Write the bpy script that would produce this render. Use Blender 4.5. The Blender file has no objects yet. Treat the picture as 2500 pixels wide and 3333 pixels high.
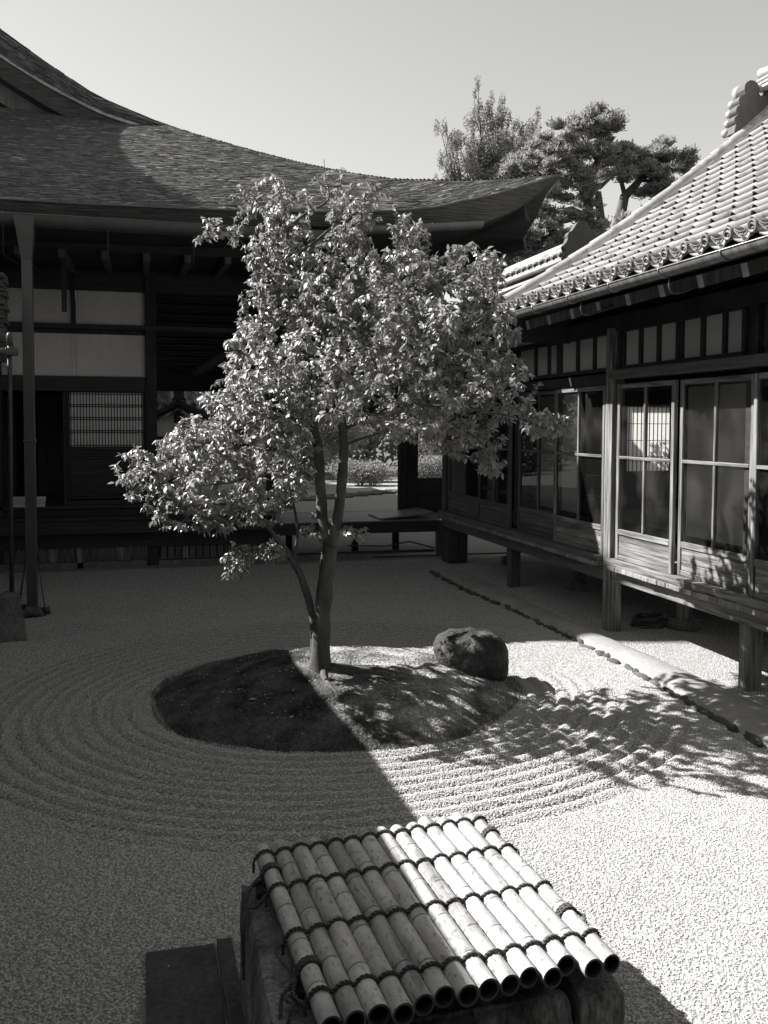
import bpy, math, random
import numpy as np
from mathutils import Vector, Matrix, Euler, noise

rnd = random.Random(7)
nrs = np.random.RandomState(7)
SC = bpy.context.scene
COL = SC.collection
R = math.radians

# ------------------------------------------------------------------ camera
cam_d = bpy.data.cameras.new("camera")
cam = bpy.data.objects.new("camera", cam_d)
COL.objects.link(cam)
cam_d.sensor_fit = 'VERTICAL'
cam_d.sensor_height = 36.0
cam_d.lens = 36.0 * 3026.0 / 3333.0
cam_d.shift_y = -126.0 / 3333.0
cam_d.clip_start = 0.05
cam_d.clip_end = 2000.0
yaw, pitch, roll = R(14.79), R(-2.99), R(0.20)
fw = Vector((math.sin(yaw) * math.cos(pitch), math.cos(yaw) * math.cos(pitch), math.sin(pitch)))
r0 = Vector((math.cos(yaw), -math.sin(yaw), 0.0))
u0 = r0.cross(fw)
rt = r0 * math.cos(roll) + u0 * math.sin(roll)
up = -r0 * math.sin(roll) + u0 * math.cos(roll)
m = Matrix((rt, up, -fw)).transposed().to_4x4()
m.translation = Vector((0, 0, 2.06))
cam.matrix_world = m
SC.camera = cam

# ------------------------------------------------------------------ light
SUN_TO = Vector((-1.0, 0.57, 1.0)).normalized()
world = bpy.data.worlds.new("World")
SC.world = world
world.use_nodes = True
wn, wl = world.node_tree.nodes, world.node_tree.links
wn.clear()
sky = wn.new("ShaderNodeTexSky")
sky.sky_type = 'NISHITA'
sky.sun_disc = False
sky.sun_elevation = math.asin(SUN_TO.z)
sky.sun_rotation = math.atan2(SUN_TO.x, SUN_TO.y)
sky.dust_density = 0.0
bw = wn.new("ShaderNodeSeparateColor")      # the film is most sensitive to blue
tint = wn.new("ShaderNodeVectorMath"); tint.operation = 'SCALE'
tint.inputs[0].default_value = (1.0, 0.992, 0.980)
bg = wn.new("ShaderNodeBackground")
bg.inputs["Strength"].default_value = 0.0585
wo = wn.new("ShaderNodeOutputWorld")
wl.new(sky.outputs[0], bw.inputs[0])
wl.new(bw.outputs[2], tint.inputs["Scale"])
wl.new(tint.outputs[0], bg.inputs[0])
wl.new(bg.outputs[0], wo.inputs[0])

sun_d = bpy.data.lights.new("sun", 'SUN')
sun_d.energy = 5.0
sun_d.angle = R(0.5)
sun_d.color = (1.0, 0.985, 0.965)
sun = bpy.data.objects.new("sun", sun_d)
COL.objects.link(sun)
sun.rotation_euler = (-SUN_TO).to_track_quat('-Z', 'Y').to_euler()

vs = SC.view_settings
vs.view_transform = 'Standard'
vs.look = 'None'
vs.gamma = 1.0
vs.use_curve_mapping = False
vs.exposure = 1.3
SC.cycles.max_bounces = 8
SC.cycles.diffuse_bounces = 4
SC.cycles.transparent_max_bounces = 12
SC.cycles.use_denoising = True

# ------------------------------------------------------------------ materials
def g(v, w=1.0):
    return (v * 1.0, v * 0.99 * w, v * 0.975 * w, 1.0)

def mat(name, lo, hi, scale=4.0, stretch=(1, 1, 1), rough=0.7, bump=0.3, bdist=0.01, spec=0.3, detail=6.0, contrast=0.25,
        obj_var=0.0, fine=0.0, attr=None, spots=None, bscale=None, streak=False):
    """grey material: noise between two base values, optional per-object variation, fine speckle and bump"""
    mt = bpy.data.materials.new(name)
    mt.use_nodes = True
    n, l = mt.node_tree.nodes, mt.node_tree.links
    b = n["Principled BSDF"]
    b.inputs["Roughness"].default_value = rough
    b.inputs["Specular IOR Level"].default_value = spec
    tc = n.new("ShaderNodeTexCoord")
    mp = n.new("ShaderNodeMapping")
    mp.inputs["Scale"].default_value = stretch
    l.new(tc.outputs["Object"], mp.inputs[0])
    if obj_var:
        oi = n.new("ShaderNodeObjectInfo")
        vm = n.new("ShaderNodeVectorMath"); vm.operation = 'SCALE'
        vm.inputs[0].default_value = (13.7, 7.1, 5.3)
        l.new(oi.outputs["Random"], vm.inputs["Scale"])
        l.new(vm.outputs[0], mp.inputs["Location"])
    nz = n.new("ShaderNodeTexNoise")
    nz.inputs["Scale"].default_value = scale
    nz.inputs["Detail"].default_value = detail
    l.new(mp.outputs[0], nz.inputs["Vector"])
    cr = n.new("ShaderNodeValToRGB")
    cr.color_ramp.elements[0].position = 0.5 - contrast
    cr.color_ramp.elements[0].color = g(lo)
    cr.color_ramp.elements[1].position = 0.5 + contrast
    cr.color_ramp.elements[1].color = g(hi)
    l.new(nz.outputs["Fac"], cr.inputs[0])
    c = cr.outputs[0]
    def mul(c, fac_socket):
        mx = n.new("ShaderNodeVectorMath"); mx.operation = 'SCALE'
        l.new(c, mx.inputs[0]); l.new(fac_socket, mx.inputs["Scale"])
        return mx.outputs[0]
    def maprange(s, a, bb, c0, c1):
        mr = n.new("ShaderNodeMapRange")
        for i, v in zip((1, 2, 3, 4), (a, bb, c0, c1)):
            mr.inputs[i].default_value = v
        l.new(s, mr.inputs[0])
        return mr.outputs[0]
    if obj_var:
        c = mul(c, maprange(oi.outputs["Random"], 0, 1, 1 - obj_var, 1 + obj_var))
    if fine:
        n2 = n.new("ShaderNodeTexNoise")
        n2.inputs["Scale"].default_value = scale * 9
        n2.inputs["Detail"].default_value = 3
        l.new(mp.outputs[0], n2.inputs["Vector"])
        c = mul(c, maprange(n2.outputs["Fac"], 0.3, 0.7, 1 - fine, 1 + fine))
    if spots:
        n3 = n.new("ShaderNodeTexNoise")
        n3.inputs["Scale"].default_value = spots[0]
        n3.inputs["Detail"].default_value = 8
        n3.inputs["Roughness"].default_value = 0.7
        l.new(mp.outputs[0], n3.inputs["Vector"])
        c = mul(c, maprange(n3.outputs["Fac"], spots[1], spots[1] + 0.1, 1.0, spots[2]))
    if streak:                                # fine splits and stains running along the pole
        for (sc_, th_, k_) in (((55, .45, 55), .70, .35), ((16, 1.6, 16), .60, .62)):
            m2 = n.new('ShaderNodeMapping'); m2.inputs['Scale'].default_value = sc_
            l.new(tc.outputs['Object'], m2.inputs[0])
            l.new(vm.outputs[0], m2.inputs['Location'])
            n5 = n.new('ShaderNodeTexNoise'); n5.inputs['Scale'].default_value = 1.0; n5.inputs['Detail'].default_value = 4
            l.new(m2.outputs[0], n5.inputs['Vector'])
            c = mul(c, maprange(n5.outputs['Fac'], th_, th_ + .05, 1.0, k_))
    if attr:
        at = n.new("ShaderNodeAttribute"); at.attribute_name = attr
        c = mul(c, at.outputs["Fac"])
    l.new(c, b.inputs["Base Color"])
    if bump:
        bp = n.new("ShaderNodeBump")
        bp.inputs["Strength"].default_value = bump
        bp.inputs["Distance"].default_value = bdist
        if bscale:
            n4 = n.new("ShaderNodeTexNoise")
            n4.inputs["Scale"].default_value = bscale
            n4.inputs["Detail"].default_value = 4
            l.new(mp.outputs[0], n4.inputs["Vector"])
            l.new(n4.outputs["Fac"], bp.inputs["Height"])
        else:
            l.new(nz.outputs["Fac"], bp.inputs["Height"])
        l.new(bp.outputs[0], b.inputs["Normal"])
    return mt

M = {}
M['gravel'] = mat('gravel', 0.25, 0.42, 260, bump=1.0, bdist=0.012, rough=0.9, spec=0.15, contrast=0.2)
M['stone_chip'] = mat('stone_chip', 0.40, 0.58, 30, bump=0, rough=0.85, spec=0.15, obj_var=0.24)
M['soil'] = mat('soil', 0.07, 0.14, 6, bump=0.8, bdist=0.02, rough=0.95, fine=0.4)
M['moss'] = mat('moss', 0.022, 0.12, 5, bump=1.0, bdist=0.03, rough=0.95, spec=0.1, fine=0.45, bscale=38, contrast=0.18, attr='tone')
M['moss_blade'] = mat('moss_blade', 0.09, 0.28, 7, bump=0, rough=0.9, spec=0.1)
M['dark_wood'] = mat('dark_wood', 0.024, 0.048, 3, (1, 1, 1), rough=0.75, bump=0.2, bdist=0.004, spec=0.2, fine=0.2)
M['dark_wood_x'] = mat('dark_wood_x', 0.028, 0.06, 3, (0.6, 9, 9), rough=0.7, bump=0.3, bdist=0.004, spec=0.22)
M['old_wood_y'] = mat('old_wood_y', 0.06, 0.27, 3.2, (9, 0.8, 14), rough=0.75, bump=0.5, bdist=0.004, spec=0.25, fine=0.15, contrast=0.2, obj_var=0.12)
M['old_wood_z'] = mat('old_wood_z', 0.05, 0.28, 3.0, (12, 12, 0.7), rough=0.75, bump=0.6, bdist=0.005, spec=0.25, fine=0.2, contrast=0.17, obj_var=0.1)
M['dim_wood_y'] = mat('dim_wood_y', 0.06, 0.15, 3.2, (9, 0.8, 14), rough=0.7, bump=0.4, bdist=0.004, spec=0.25, fine=0.15, obj_var=0.2)  # darker wood; on the house front it doubles as the shaded copy
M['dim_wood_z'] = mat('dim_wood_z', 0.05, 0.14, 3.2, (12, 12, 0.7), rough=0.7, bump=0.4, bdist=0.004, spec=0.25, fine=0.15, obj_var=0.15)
M['floor_wood'] = mat('floor_wood', 0.14, 0.30, 3.2, (10, 0.8, 5), rough=0.45, bump=0.2, bdist=0.003, spec=0.4, obj_var=0.25)
M['end_grain'] = mat('end_grain', 0.10, 0.32, 40, (1, 1.6, 0.3), rough=0.9, bump=0.8, bdist=0.006, obj_var=0.3)
M['plaster'] = mat('plaster', 0.46, 0.62, 1.6, (1, 1, .35), rough=0.95, bump=0.1, bdist=0.003, spec=0.1, fine=0.05, spots=(5, 0.64, 0.8))
M['clay'] = mat('clay', 0.24, 0.34, 3, rough=0.95, bump=0.35, bdist=0.01, spec=0.1, fine=0.12, spots=(26, 0.66, 0.4))
M['paper'] = mat('paper', 0.74, 0.80, 1.5, rough=0.95, bump=0, spec=0.05)
M['paper_screen'] = mat('paper_screen', 0.82, 0.86, 1.0, rough=0.95, bump=0, spec=0.05)
M['paper_old'] = mat('paper_old', 0.38, 0.46, 1.0, rough=0.95, bump=0, spec=0.05, obj_var=0.06)
M['tile'] = mat('tile', 0.29, 0.45, 2.6, rough=0.5, bump=0.12, bdist=0.004, spec=0.45, obj_var=0.17, fine=0.10, spots=(3.6, 0.53, 0.55))
M['tile_dark'] = mat('tile_dark', 0.06, 0.11, 4, rough=0.55, bump=0.2, bdist=0.004, spec=0.4, fine=0.15)
M['engawa_wood'] = mat('engawa_wood', 0.62, 0.76, 3, (9, 0.8, 9), rough=0.5, bump=0.1, spec=0.4)
M['lime_white'] = mat('lime_white', 0.30, 0.55, 20, rough=0.9, bump=0.1)
M['tile_face'] = mat('tile_face', 0.10, 0.19, 9, rough=0.55, bump=0.15, bdist=0.003, spec=0.4, obj_var=0.25)
M['copper'] = mat('copper', 0.10, 0.36, 2.2, (1, 6, 1), rough=0.38, bump=0.1, bdist=0.003, spec=0.6, fine=0.2)
M['copper'].node_tree.nodes["Principled BSDF"].inputs["Metallic"].default_value = 0.5
M['zinc'] = mat('zinc', 0.05, 0.085, 1.4, rough=0.45, bump=0.06, bdist=0.003, spec=0.5, fine=0.1)
M['iron'] = mat('iron', 0.03, 0.07, 8, rough=0.6, bump=0.2, bdist=0.002, spec=0.4)
M['bark_shingle'] = mat('bark_shingle', 0.28, 0.54, 3, (1, 5, 5), rough=0.5, bump=0.15, bdist=0.004, spec=0.4, attr='tone')
M['bark_bed'] = mat('bark_bed', 0.035, 0.09, 5, rough=0.8, bump=0.6, bdist=0.01, fine=0.4)
M['bark_edge'] = mat('bark_edge', 0.018, 0.10, 2.4, (1.2, 1.2, 26), rough=0.85, bump=0.9, bdist=0.012, fine=0.35)
M['bark'] = mat('bark', 0.04, 0.13, 9, (1, 1, 0.6), rough=0.85, bump=0.5, bdist=0.008, fine=0.25, spots=(14, 0.64, 1.6))
M['bamboo'] = mat('bamboo', 0.22, 0.56, 9, (1.4, 0.5, 1.4), rough=0.45, bump=0.1, bdist=0.002, spec=0.4, obj_var=0.34, spots=(60, 0.53, 0.45), attr='tone', contrast=0.3, streak=True)
M['bamboo_cut'] = mat('bamboo_cut', 0.07, 0.12, 30, rough=0.9, bump=0.2, bdist=0.002)
M['bamboo_in'] = mat('bamboo_in', 0.04, 0.08, 10, rough=0.9, bump=0)
M['rope'] = mat('rope', 0.06, 0.15, 60, rough=0.95, bump=0.6, bdist=0.002, spec=0.1)
M['curb_stone'] = mat('curb_stone', 0.03, 0.26, 7, (1, 1, 0.45), rough=0.95, bump=1.0, bdist=0.02, fine=0.4, bscale=26)
M['slab_stone'] = mat('slab_stone', 0.045, 0.085, 5, rough=0.85, bump=0.5, bdist=0.006, fine=0.3, spots=(90, 0.70, 2.6))
M['boulder'] = mat('boulder', 0.012, 0.07, 4.0, rough=0.8, bump=0.9, bdist=0.02, fine=0.4, spots=(6, 0.55, 2.6), bscale=30)
M['edge_stone'] = mat('edge_stone', 0.045, 0.12, 9, rough=0.9, bump=0.6, bdist=0.01, fine=0.3, obj_var=0.3)
M['base_stone'] = mat('base_stone', 0.09, 0.2, 5, (1, 1, 0.5), rough=0.95, bump=0.8, bdist=0.012, fine=0.3)
M['hose'] = mat('hose', 0.05, 0.09, 6, rough=0.4, bump=0, spec=0.5)
M['cabinet'] = mat('cabinet', 0.03, 0.05, 3, rough=0.5, bump=0.05)
M['ink'] = mat('ink', 0.12, 0.16, 3, rough=0.9, bump=0)
M['tatami'] = mat('tatami', 0.16, 0.24, 3, (1, 20, 1), rough=0.7, bump=0.2, bdist=0.002)

def leaf_mat(name, lo, hi, rough, spec, trans, attr='tone'):
    mt = bpy.data.materials.new(name)
    mt.use_nodes = True
    n, l = mt.node_tree.nodes, mt.node_tree.links
    b = n["Principled BSDF"]
    b.inputs["Roughness"].default_value = rough
    b.inputs["Specular IOR Level"].default_value = spec
    at = n.new("ShaderNodeAttribute"); at.attribute_name = attr
    cr = n.new("ShaderNodeValToRGB")
    cr.color_ramp.elements[0].color = g(lo)
    cr.color_ramp.elements[1].color = g(hi)
    l.new(at.outputs["Fac"], cr.inputs[0])
    l.new(cr.outputs[0], b.inputs["Base Color"])
    tr = n.new("ShaderNodeBsdfTranslucent")
    l.new(cr.outputs[0], tr.inputs["Color"])
    mx = n.new("ShaderNodeMixShader")
    mx.inputs[0].default_value = trans
    l.new(b.outputs[0], mx.inputs[1]); l.new(tr.outputs[0], mx.inputs[2])
    l.new(mx.outputs[0], n["Material Output"].inputs[0])
    return mt
M['camellia'] = leaf_mat('camellia', 0.18, 0.48, 0.42, 1.0, 0.38)
M['pine_needle'] = leaf_mat('pine_needle', 0.18, 0.46, 0.5, 0.5, 0.48)
M['small_leaf'] = leaf_mat('small_leaf', 0.13, 0.40, 0.5, 0.5, 0.38)

def glass_mat():
    mt = bpy.data.materials.new('window_glass')
    mt.use_nodes = True
    n, l = mt.node_tree.nodes, mt.node_tree.links
    n.remove(n["Principled BSDF"])
    t = n.new("ShaderNodeBsdfTransparent"); t.inputs[0].default_value = (0.96, 0.96, 0.95, 1)
    gl = n.new("ShaderNodeBsdfGlossy"); gl.inputs["Roughness"].default_value = 0.015
    df = n.new("ShaderNodeBsdfDiffuse"); df.inputs[0].default_value = g(0.5)
    tc = n.new("ShaderNodeTexCoord")
    nz = n.new("ShaderNodeTexNoise"); nz.inputs["Scale"].default_value = 3.0; nz.inputs["Detail"].default_value = 9
    l.new(tc.outputs["Object"], nz.inputs["Vector"])
    mr = n.new("ShaderNodeMapRange")
    for i, v in zip((1, 2, 3, 4), (0.45, 0.8, 0.01, 0.07)):
        mr.inputs[i].default_value = v
    l.new(nz.outputs["Fac"], mr.inputs[0])
    md = n.new("ShaderNodeMixShader")
    l.new(mr.outputs[0], md.inputs[0]); l.new(t.outputs[0], md.inputs[1]); l.new(df.outputs[0], md.inputs[2])
    fr = n.new("ShaderNodeFresnel"); fr.inputs[0].default_value = 1.5
    mx = n.new("ShaderNodeMixShader")
    l.new(fr.outputs[0], mx.inputs[0]); l.new(md.outputs[0], mx.inputs[1]); l.new(gl.outputs[0], mx.inputs[2])
    l.new(mx.outputs[0], n["Material Output"].inputs[0])
    return mt
M['glass'] = glass_mat()

def paper_trans():
    mt = bpy.data.materials.new('paper_backlit')
    mt.use_nodes = True
    n, l = mt.node_tree.nodes, mt.node_tree.links
    b = n["Principled BSDF"]; b.inputs["Base Color"].default_value = g(0.5); b.inputs["Roughness"].default_value = 1
    tr = n.new("ShaderNodeBsdfTranslucent"); tr.inputs[0].default_value = g(0.92)
    mx = n.new("ShaderNodeMixShader"); mx.inputs[0].default_value = 0.85
    l.new(b.outputs[0], mx.inputs[1]); l.new(tr.outputs[0], mx.inputs[2])
    l.new(mx.outputs[0], n["Material Output"].inputs[0])
    return mt
M['paper_backlit'] = paper_trans()

# ------------------------------------------------------------------ object helpers
def origin(p):
    v = Vector((0, 0, 0))
    while p is not None:
        v = v + p.location
        p = p.parent
    return v

def tag(o, label=None, cat=None, group=None, kind=None):
    if label: o['label'] = label
    if cat: o['category'] = cat
    if group: o['group'] = group
    if kind: o['kind'] = kind
    return o

def thing(name, label, cat, loc, group=None):
    o = bpy.data.objects.new(name, None)
    o.empty_display_size = 0.2
    COL.objects.link(o)
    o.location = loc
    return tag(o, label, cat, group)

def put(name, mesh, parent=None, loc=None, rot=None, scale=None):
    """link a mesh; loc is in world axes, whatever the parent"""
    o = bpy.data.objects.new(name, mesh)
    COL.objects.link(o)
    w = Vector(loc) if loc is not None else Vector((0, 0, 0))
    if parent is not None:
        o.parent = parent
        o.location = w - origin(parent)
    else:
        o.location = w
    if rot is not None: o.rotation_euler = rot
    if scale is not None: o.scale = scale
    return o

def bm(a, b):
    return [(a[0], a[1], a[2]), (b[0], a[1], a[2]), (b[0], b[1], a[2]), (a[0], b[1], a[2]),
            (a[0], a[1], b[2]), (b[0], a[1], b[2]), (b[0], b[1], b[2]), (a[0], b[1], b[2])]
BOXF = [(0, 3, 2, 1), (4, 5, 6, 7), (0, 1, 5, 4), (1, 2, 6, 5), (2, 3, 7, 6), (3, 0, 4, 7)]

class MB:
    def __init__(self):
        self.v, self.f, self.mi = [], [], []
        self.cur = 0
        self.smooth = []
        self.sm = False
    def add(self, verts, faces):
        b0 = len(self.v)
        self.v.extend([tuple(p) for p in verts])
        for f in faces:
            self.f.append(tuple(i + b0 for i in f)); self.mi.append(self.cur); self.smooth.append(self.sm)
        return self
    def box(self, x0, x1, y0, y1, z0, z1):
        return self.add(bm((min(x0, x1), min(y0, y1), min(z0, z1)), (max(x0, x1), max(y0, y1), max(z0, z1))), BOXF)
    def bar(self, a, b, w, h):
        """box along a-b with width w and height h"""
        a, b = Vector(a), Vector(b)
        d = (b - a).normalized()
        s = d.cross(Vector((0, 0, 1)))
        if s.length < 1e-4: s = Vector((1, 0, 0))
        s.normalize(); u = s.cross(d)
        vs_ = []
        for p in (a, b):
            for (i, j) in ((-1, -1), (1, -1), (1, 1), (-1, 1)):
                vs_.append(p + s * (i * w / 2) + u * (j * h / 2))
        return self.add(vs_, [(0, 1, 2, 3), (7, 6, 5, 4), (0, 4, 5, 1), (1, 5, 6, 2), (2, 6, 7, 3), (3, 7, 4, 0)])
    def tube(self, pts, rad, n=8, caps=True, wob=0.0):
        pts = [Vector(p) for p in pts]
        k = len(pts)
        rad = rad if hasattr(rad, '__len__') else [rad] * k
        t0 = (pts[1] - pts[0]).normalized()
        s = t0.cross(Vector((0, 0, 1)))
        if s.length < 1e-3: s = Vector((1, 0, 0))
        s.normalize()
        vs_ = []
        for i, p in enumerate(pts):
            t = (pts[min(i + 1, k - 1)] - pts[max(i - 1, 0)]).normalized()
            s = (s - t * s.dot(t)); s.normalize()
            u = t.cross(s)
            for j in range(n):
                a = 2 * math.pi * j / n
                r_ = rad[i]
                if wob: r_ *= 1 + wob * noise.noise(Vector((p.x * 9 + math.cos(a) * 1.3, p.y * 9 + math.sin(a) * 1.3, p.z * 6)))
                vs_.append(p + (s * math.cos(a) + u * math.sin(a)) * r_)
        fs = []
        for i in range(k - 1):
            for j in range(n):
                j2 = (j + 1) % n
                fs.append((i * n + j, i * n + j2, (i + 1) * n + j2, (i + 1) * n + j))
        if caps:
            fs.append(tuple(range(n))[::-1]); fs.append(tuple(range((k - 1) * n, k * n)))
        old = self.sm; self.sm = True
        self.add(vs_, fs); self.sm = old
        return self
    def grid(self, P, flip=False):
        """P: rows of points"""
        nr, nc = len(P), len(P[0])
        fs = []
        for i in range(nr - 1):
            for j in range(nc - 1):
                q = (i * nc + j, i * nc + j + 1, (i + 1) * nc + j + 1, (i + 1) * nc + j)
                fs.append(q[::-1] if flip else q)
        return self.add([p for row in P for p in row], fs)
    def mesh(self, name, mats):
        me = bpy.data.meshes.new(name)
        me.from_pydata([tuple(p) for p in self.v], [], self.f)
        for mt in (mats if isinstance(mats, (list, tuple)) else [mats]):
            me.materials.append(M[mt] if isinstance(mt, str) else mt)
        if len(self.f):
            me.polygons.foreach_set("material_index", self.mi)
            me.polygons.foreach_set("use_smooth", self.smooth)
        me.update()
        return me
    def build(self, name, mats, parent=None, **kw):
        o = put(name, self.mesh(name, mats), parent)
        return tag(o, **kw) if kw else o

def box(name, mt, parent, x0, x1, y0, y1, z0, z1, **kw):
    """one rectangular piece, its edges very slightly chamfered by bevelled corners where it is big enough"""
    x0, x1 = sorted((x0, x1)); y0, y1 = sorted((y0, y1)); z0, z1 = sorted((z0, z1))
    c = min(0.004, (x1 - x0) * 0.2, (y1 - y0) * 0.2, (z1 - z0) * 0.2)
    b = MB()
    vs_, idx = [], {}
    for ix, x in ((0, x0), (1, x1)):
        for iy, y in ((0, y0), (1, y1)):
            for iz, z in ((0, z0), (1, z1)):
                sx, sy, sz = (c if ix == 0 else -c), (c if iy == 0 else -c), (c if iz == 0 else -c)
                idx[(ix, iy, iz)] = len(vs_)
                vs_ += [(x, y + sy, z + sz), (x + sx, y, z + sz), (x + sx, y + sy, z)]
    I = lambda ix, iy, iz, ax: idx[(ix, iy, iz)] + ax
    fs = []
    for s in (0, 1):
        fs.append([I(s, 0, 0, 0), I(s, 1, 0, 0), I(s, 1, 1, 0), I(s, 0, 1, 0)][::(1 if s else -1)])
        fs.append([I(0, s, 0, 1), I(1, s, 0, 1), I(1, s, 1, 1), I(0, s, 1, 1)][::(-1 if s else 1)])
        fs.append([I(0, 0, s, 2), I(1, 0, s, 2), I(1, 1, s, 2), I(0, 1, s, 2)][::(1 if s else -1)])
    for a in (0, 1):
        for d in (0, 1):
            fs.append([I(a, d, 0, 0), I(a, d, 1, 0), I(a, d, 1, 1), I(a, d, 0, 1)])
            fs.append([I(a, 0, d, 0), I(a, 1, d, 0), I(a, 1, d, 2), I(a, 0, d, 2)])
            fs.append([I(0, a, d, 1), I(1, a, d, 1), I(1, a, d, 2), I(0, a, d, 2)])
    for k in idx.values():
        fs.append([k, k + 1, k + 2])
    b.add(vs_, fs)
    return b.build(name, mt, parent, **kw)

def np_mesh(name, V, F, mt, tone=None, smooth=False):
    """numpy verts (n,3) and quads (m,4); tone: one value per face"""
    me = bpy.data.meshes.new(name)
    V = np.asarray(V, dtype=np.float32); F = np.asarray(F, dtype=np.int32)
    k = F.shape[1]
    me.vertices.add(len(V)); me.vertices.foreach_set("co", V.ravel())
    me.loops.add(F.size); me.loops.foreach_set("vertex_index", F.ravel())
    me.polygons.add(len(F)); me.polygons.foreach_set("loop_start", np.arange(0, F.size, k, dtype=np.int32))
    if tone is not None:
        a = me.attributes.new("tone", 'FLOAT', 'FACE')
        a.data.foreach_set("value", np.asarray(tone, dtype=np.float32))
    me.materials.append(M[mt])
    me.update(calc_edges=True)
    me.validate()
    if smooth: me.polygons.foreach_set("use_smooth", [True] * len(F))
    return me

# ================================================================== GROUND
def mound_f(x, y):
    """1 on the outline of the planted mound, smaller inside"""
    dx, dy = (x - 1.45) / 1.38, (y - 6.88) / 1.27
    th = np.arctan2(dy, dx)
    w = 1 + 0.025 * np.sin(3 * th + 0.6) + 0.02 * np.sin(5 * th + 2.0) + 0.012 * np.sin(9 * th)
    return np.sqrt(dx * dx + dy * dy) / w

def mound_d(x, y):
    dx, dy = (x - 1.45) / 1.38, (y - 6.88) / 1.27
    th = np.arctan2(dy, dx)
    f = np.sqrt(dx * dx + dy * dy) / (1 + 0.012 * np.sin(2 * th + 0.6) + 0.008 * np.sin(3 * th + 2.0))
    gx, gy = (x - 1.45) / 1.38 ** 2, (y - 6.88) / 1.27 ** 2
    return f * (f - 1) / np.maximum(np.sqrt(gx * gx + gy * gy), 1e-3)

def wob(x, y, k, s):
    return (np.sin(x * k + s) * np.cos(y * k * 1.17 + 1.3 * s) + 0.6 * np.sin(x * k * 2.3 + y * k * 1.9 + s * 2.1)) / 1.6

def court_z(x, y):
    d = mound_d(x, y)
    d2 = d + 0.016 * wob(x, y, 1.0, 0.4) + 0.003 * wob(x, y, 7.0, 2.2)
    ph = 2 * np.pi * (d2 - 0.05) / 0.119
    ring = np.clip((d - 0.04) / 0.06, 0, 1) * np.clip((1.40 - d) / 0.12, 0, 1) * np.clip((3.75 - x) / 0.5, 0, 1)
    ridge = 1 - (0.5 + 0.5 * np.cos(ph)) ** 2.2
    z = ring * 0.029 * (ridge - 0.6) * (1 + 0.18 * wob(x, y, 5.0, 3.3))
    z = z + 0.010 * wob(x, y, 0.9, 1.0) + 0.005 * wob(x, y, 4.1, 5.0) + 0.003 * wob(x, y, 13.0, 0.7)
    # heaped border beside the bank, and the flat ground below the buildings
    z = z * np.clip((13.8 - y) / 0.5, 0.1, 1)
    return z

def court_grid(x0, x1, y0, y1, st):
    xs = np.arange(x0, x1 + st / 2, st); ys = np.arange(y0, y1 + st / 2, st)
    X, Y = np.meshgrid(xs, ys)
    V = np.stack([X, Y, court_z(X, Y)], -1).reshape(-1, 3)
    nx, ny = len(xs), len(ys)
    i = np.arange((nx - 1) * (ny - 1)); r_, c_ = i // (nx - 1), i % (nx - 1)
    a = r_ * nx + c_
    return V, np.stack([a, a + 1, a + 1 + nx, a + nx], 1)

# earth sheet out to the horizon, just under the gravel
b = MB()
b.add([(-600, -600, -0.09), (600, -600, -0.09), (600, 900, -0.09), (-600, 900, -0.09)], [(0, 1, 2, 3)])
tag(put('ground', b.mesh('ground', 'soil')), 'dark earth around and between the buildings', kind='structure')

V, F = court_grid(-3.0, 7.6, 0.6, 13.86, 0.026)
court = tag(put('gravel_court', np_mesh('gravel_court', V, F, 'gravel', smooth=True)), 'raked gravel of the courtyard', kind='structure')

def stones_tree(name, radius, dens_attr, mt, jitter):
    """geometry nodes: small irregular stones scattered over a surface"""
    ng = bpy.data.node_groups.new(name, 'GeometryNodeTree')
    ng.interface.new_socket("Geometry", in_out='INPUT', socket_type='NodeSocketGeometry')
    ng.interface.new_socket("Geometry", in_out='OUTPUT', socket_type='NodeSocketGeometry')
    n, l = ng.nodes, ng.links
    gi, go = n.new('NodeGroupInput'), n.new('NodeGroupOutput')
    dp = n.new('GeometryNodeDistributePointsOnFaces')
    na = n.new('GeometryNodeInputNamedAttribute'); na.data_type = 'FLOAT'
    na.inputs[0].default_value = dens_attr
    l.new(gi.outputs[0], dp.inputs['Mesh'])
    l.new(na.outputs['Attribute'], dp.inputs['Density'])
    ico = n.new('GeometryNodeMeshIcoSphere')
    ico.inputs['Radius'].default_value = radius; ico.inputs['Subdivisions'].default_value = 1
    sp = n.new('GeometryNodeSetPosition')
    rv0 = n.new('FunctionNodeRandomValue'); rv0.data_type = 'FLOAT_VECTOR'
    rv0.inputs[0].default_value = (-jitter,) * 3; rv0.inputs[1].default_value = (jitter,) * 3
    l.new(ico.outputs['Mesh'], sp.inputs['Geometry']); l.new(rv0.outputs[0], sp.inputs['Offset'])
    sm = n.new('GeometryNodeSetMaterial'); sm.inputs['Material'].default_value = M[mt]
    l.new(sp.outputs[0], sm.inputs[0])
    ip = n.new('GeometryNodeInstanceOnPoints')
    l.new(dp.outputs['Points'], ip.inputs['Points']); l.new(sm.outputs[0], ip.inputs['Instance'])
    rr = n.new('FunctionNodeRandomValue'); rr.data_type = 'FLOAT_VECTOR'
    rr.inputs[0].default_value = (-0.5, -0.5, 0); rr.inputs[1].default_value = (0.5, 0.5, 6.28)
    l.new(rr.outputs[0], ip.inputs['Rotation'])
    rs = n.new('FunctionNodeRandomValue'); rs.data_type = 'FLOAT_VECTOR'
    rs.inputs[0].default_value = (0.6, 0.5, 0.45); rs.inputs[1].default_value = (1.35, 1.05, 0.9)
    l.new(rs.outputs[0], ip.inputs['Scale'])
    l.new(ip.outputs[0], go.inputs[0])
    return ng

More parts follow.
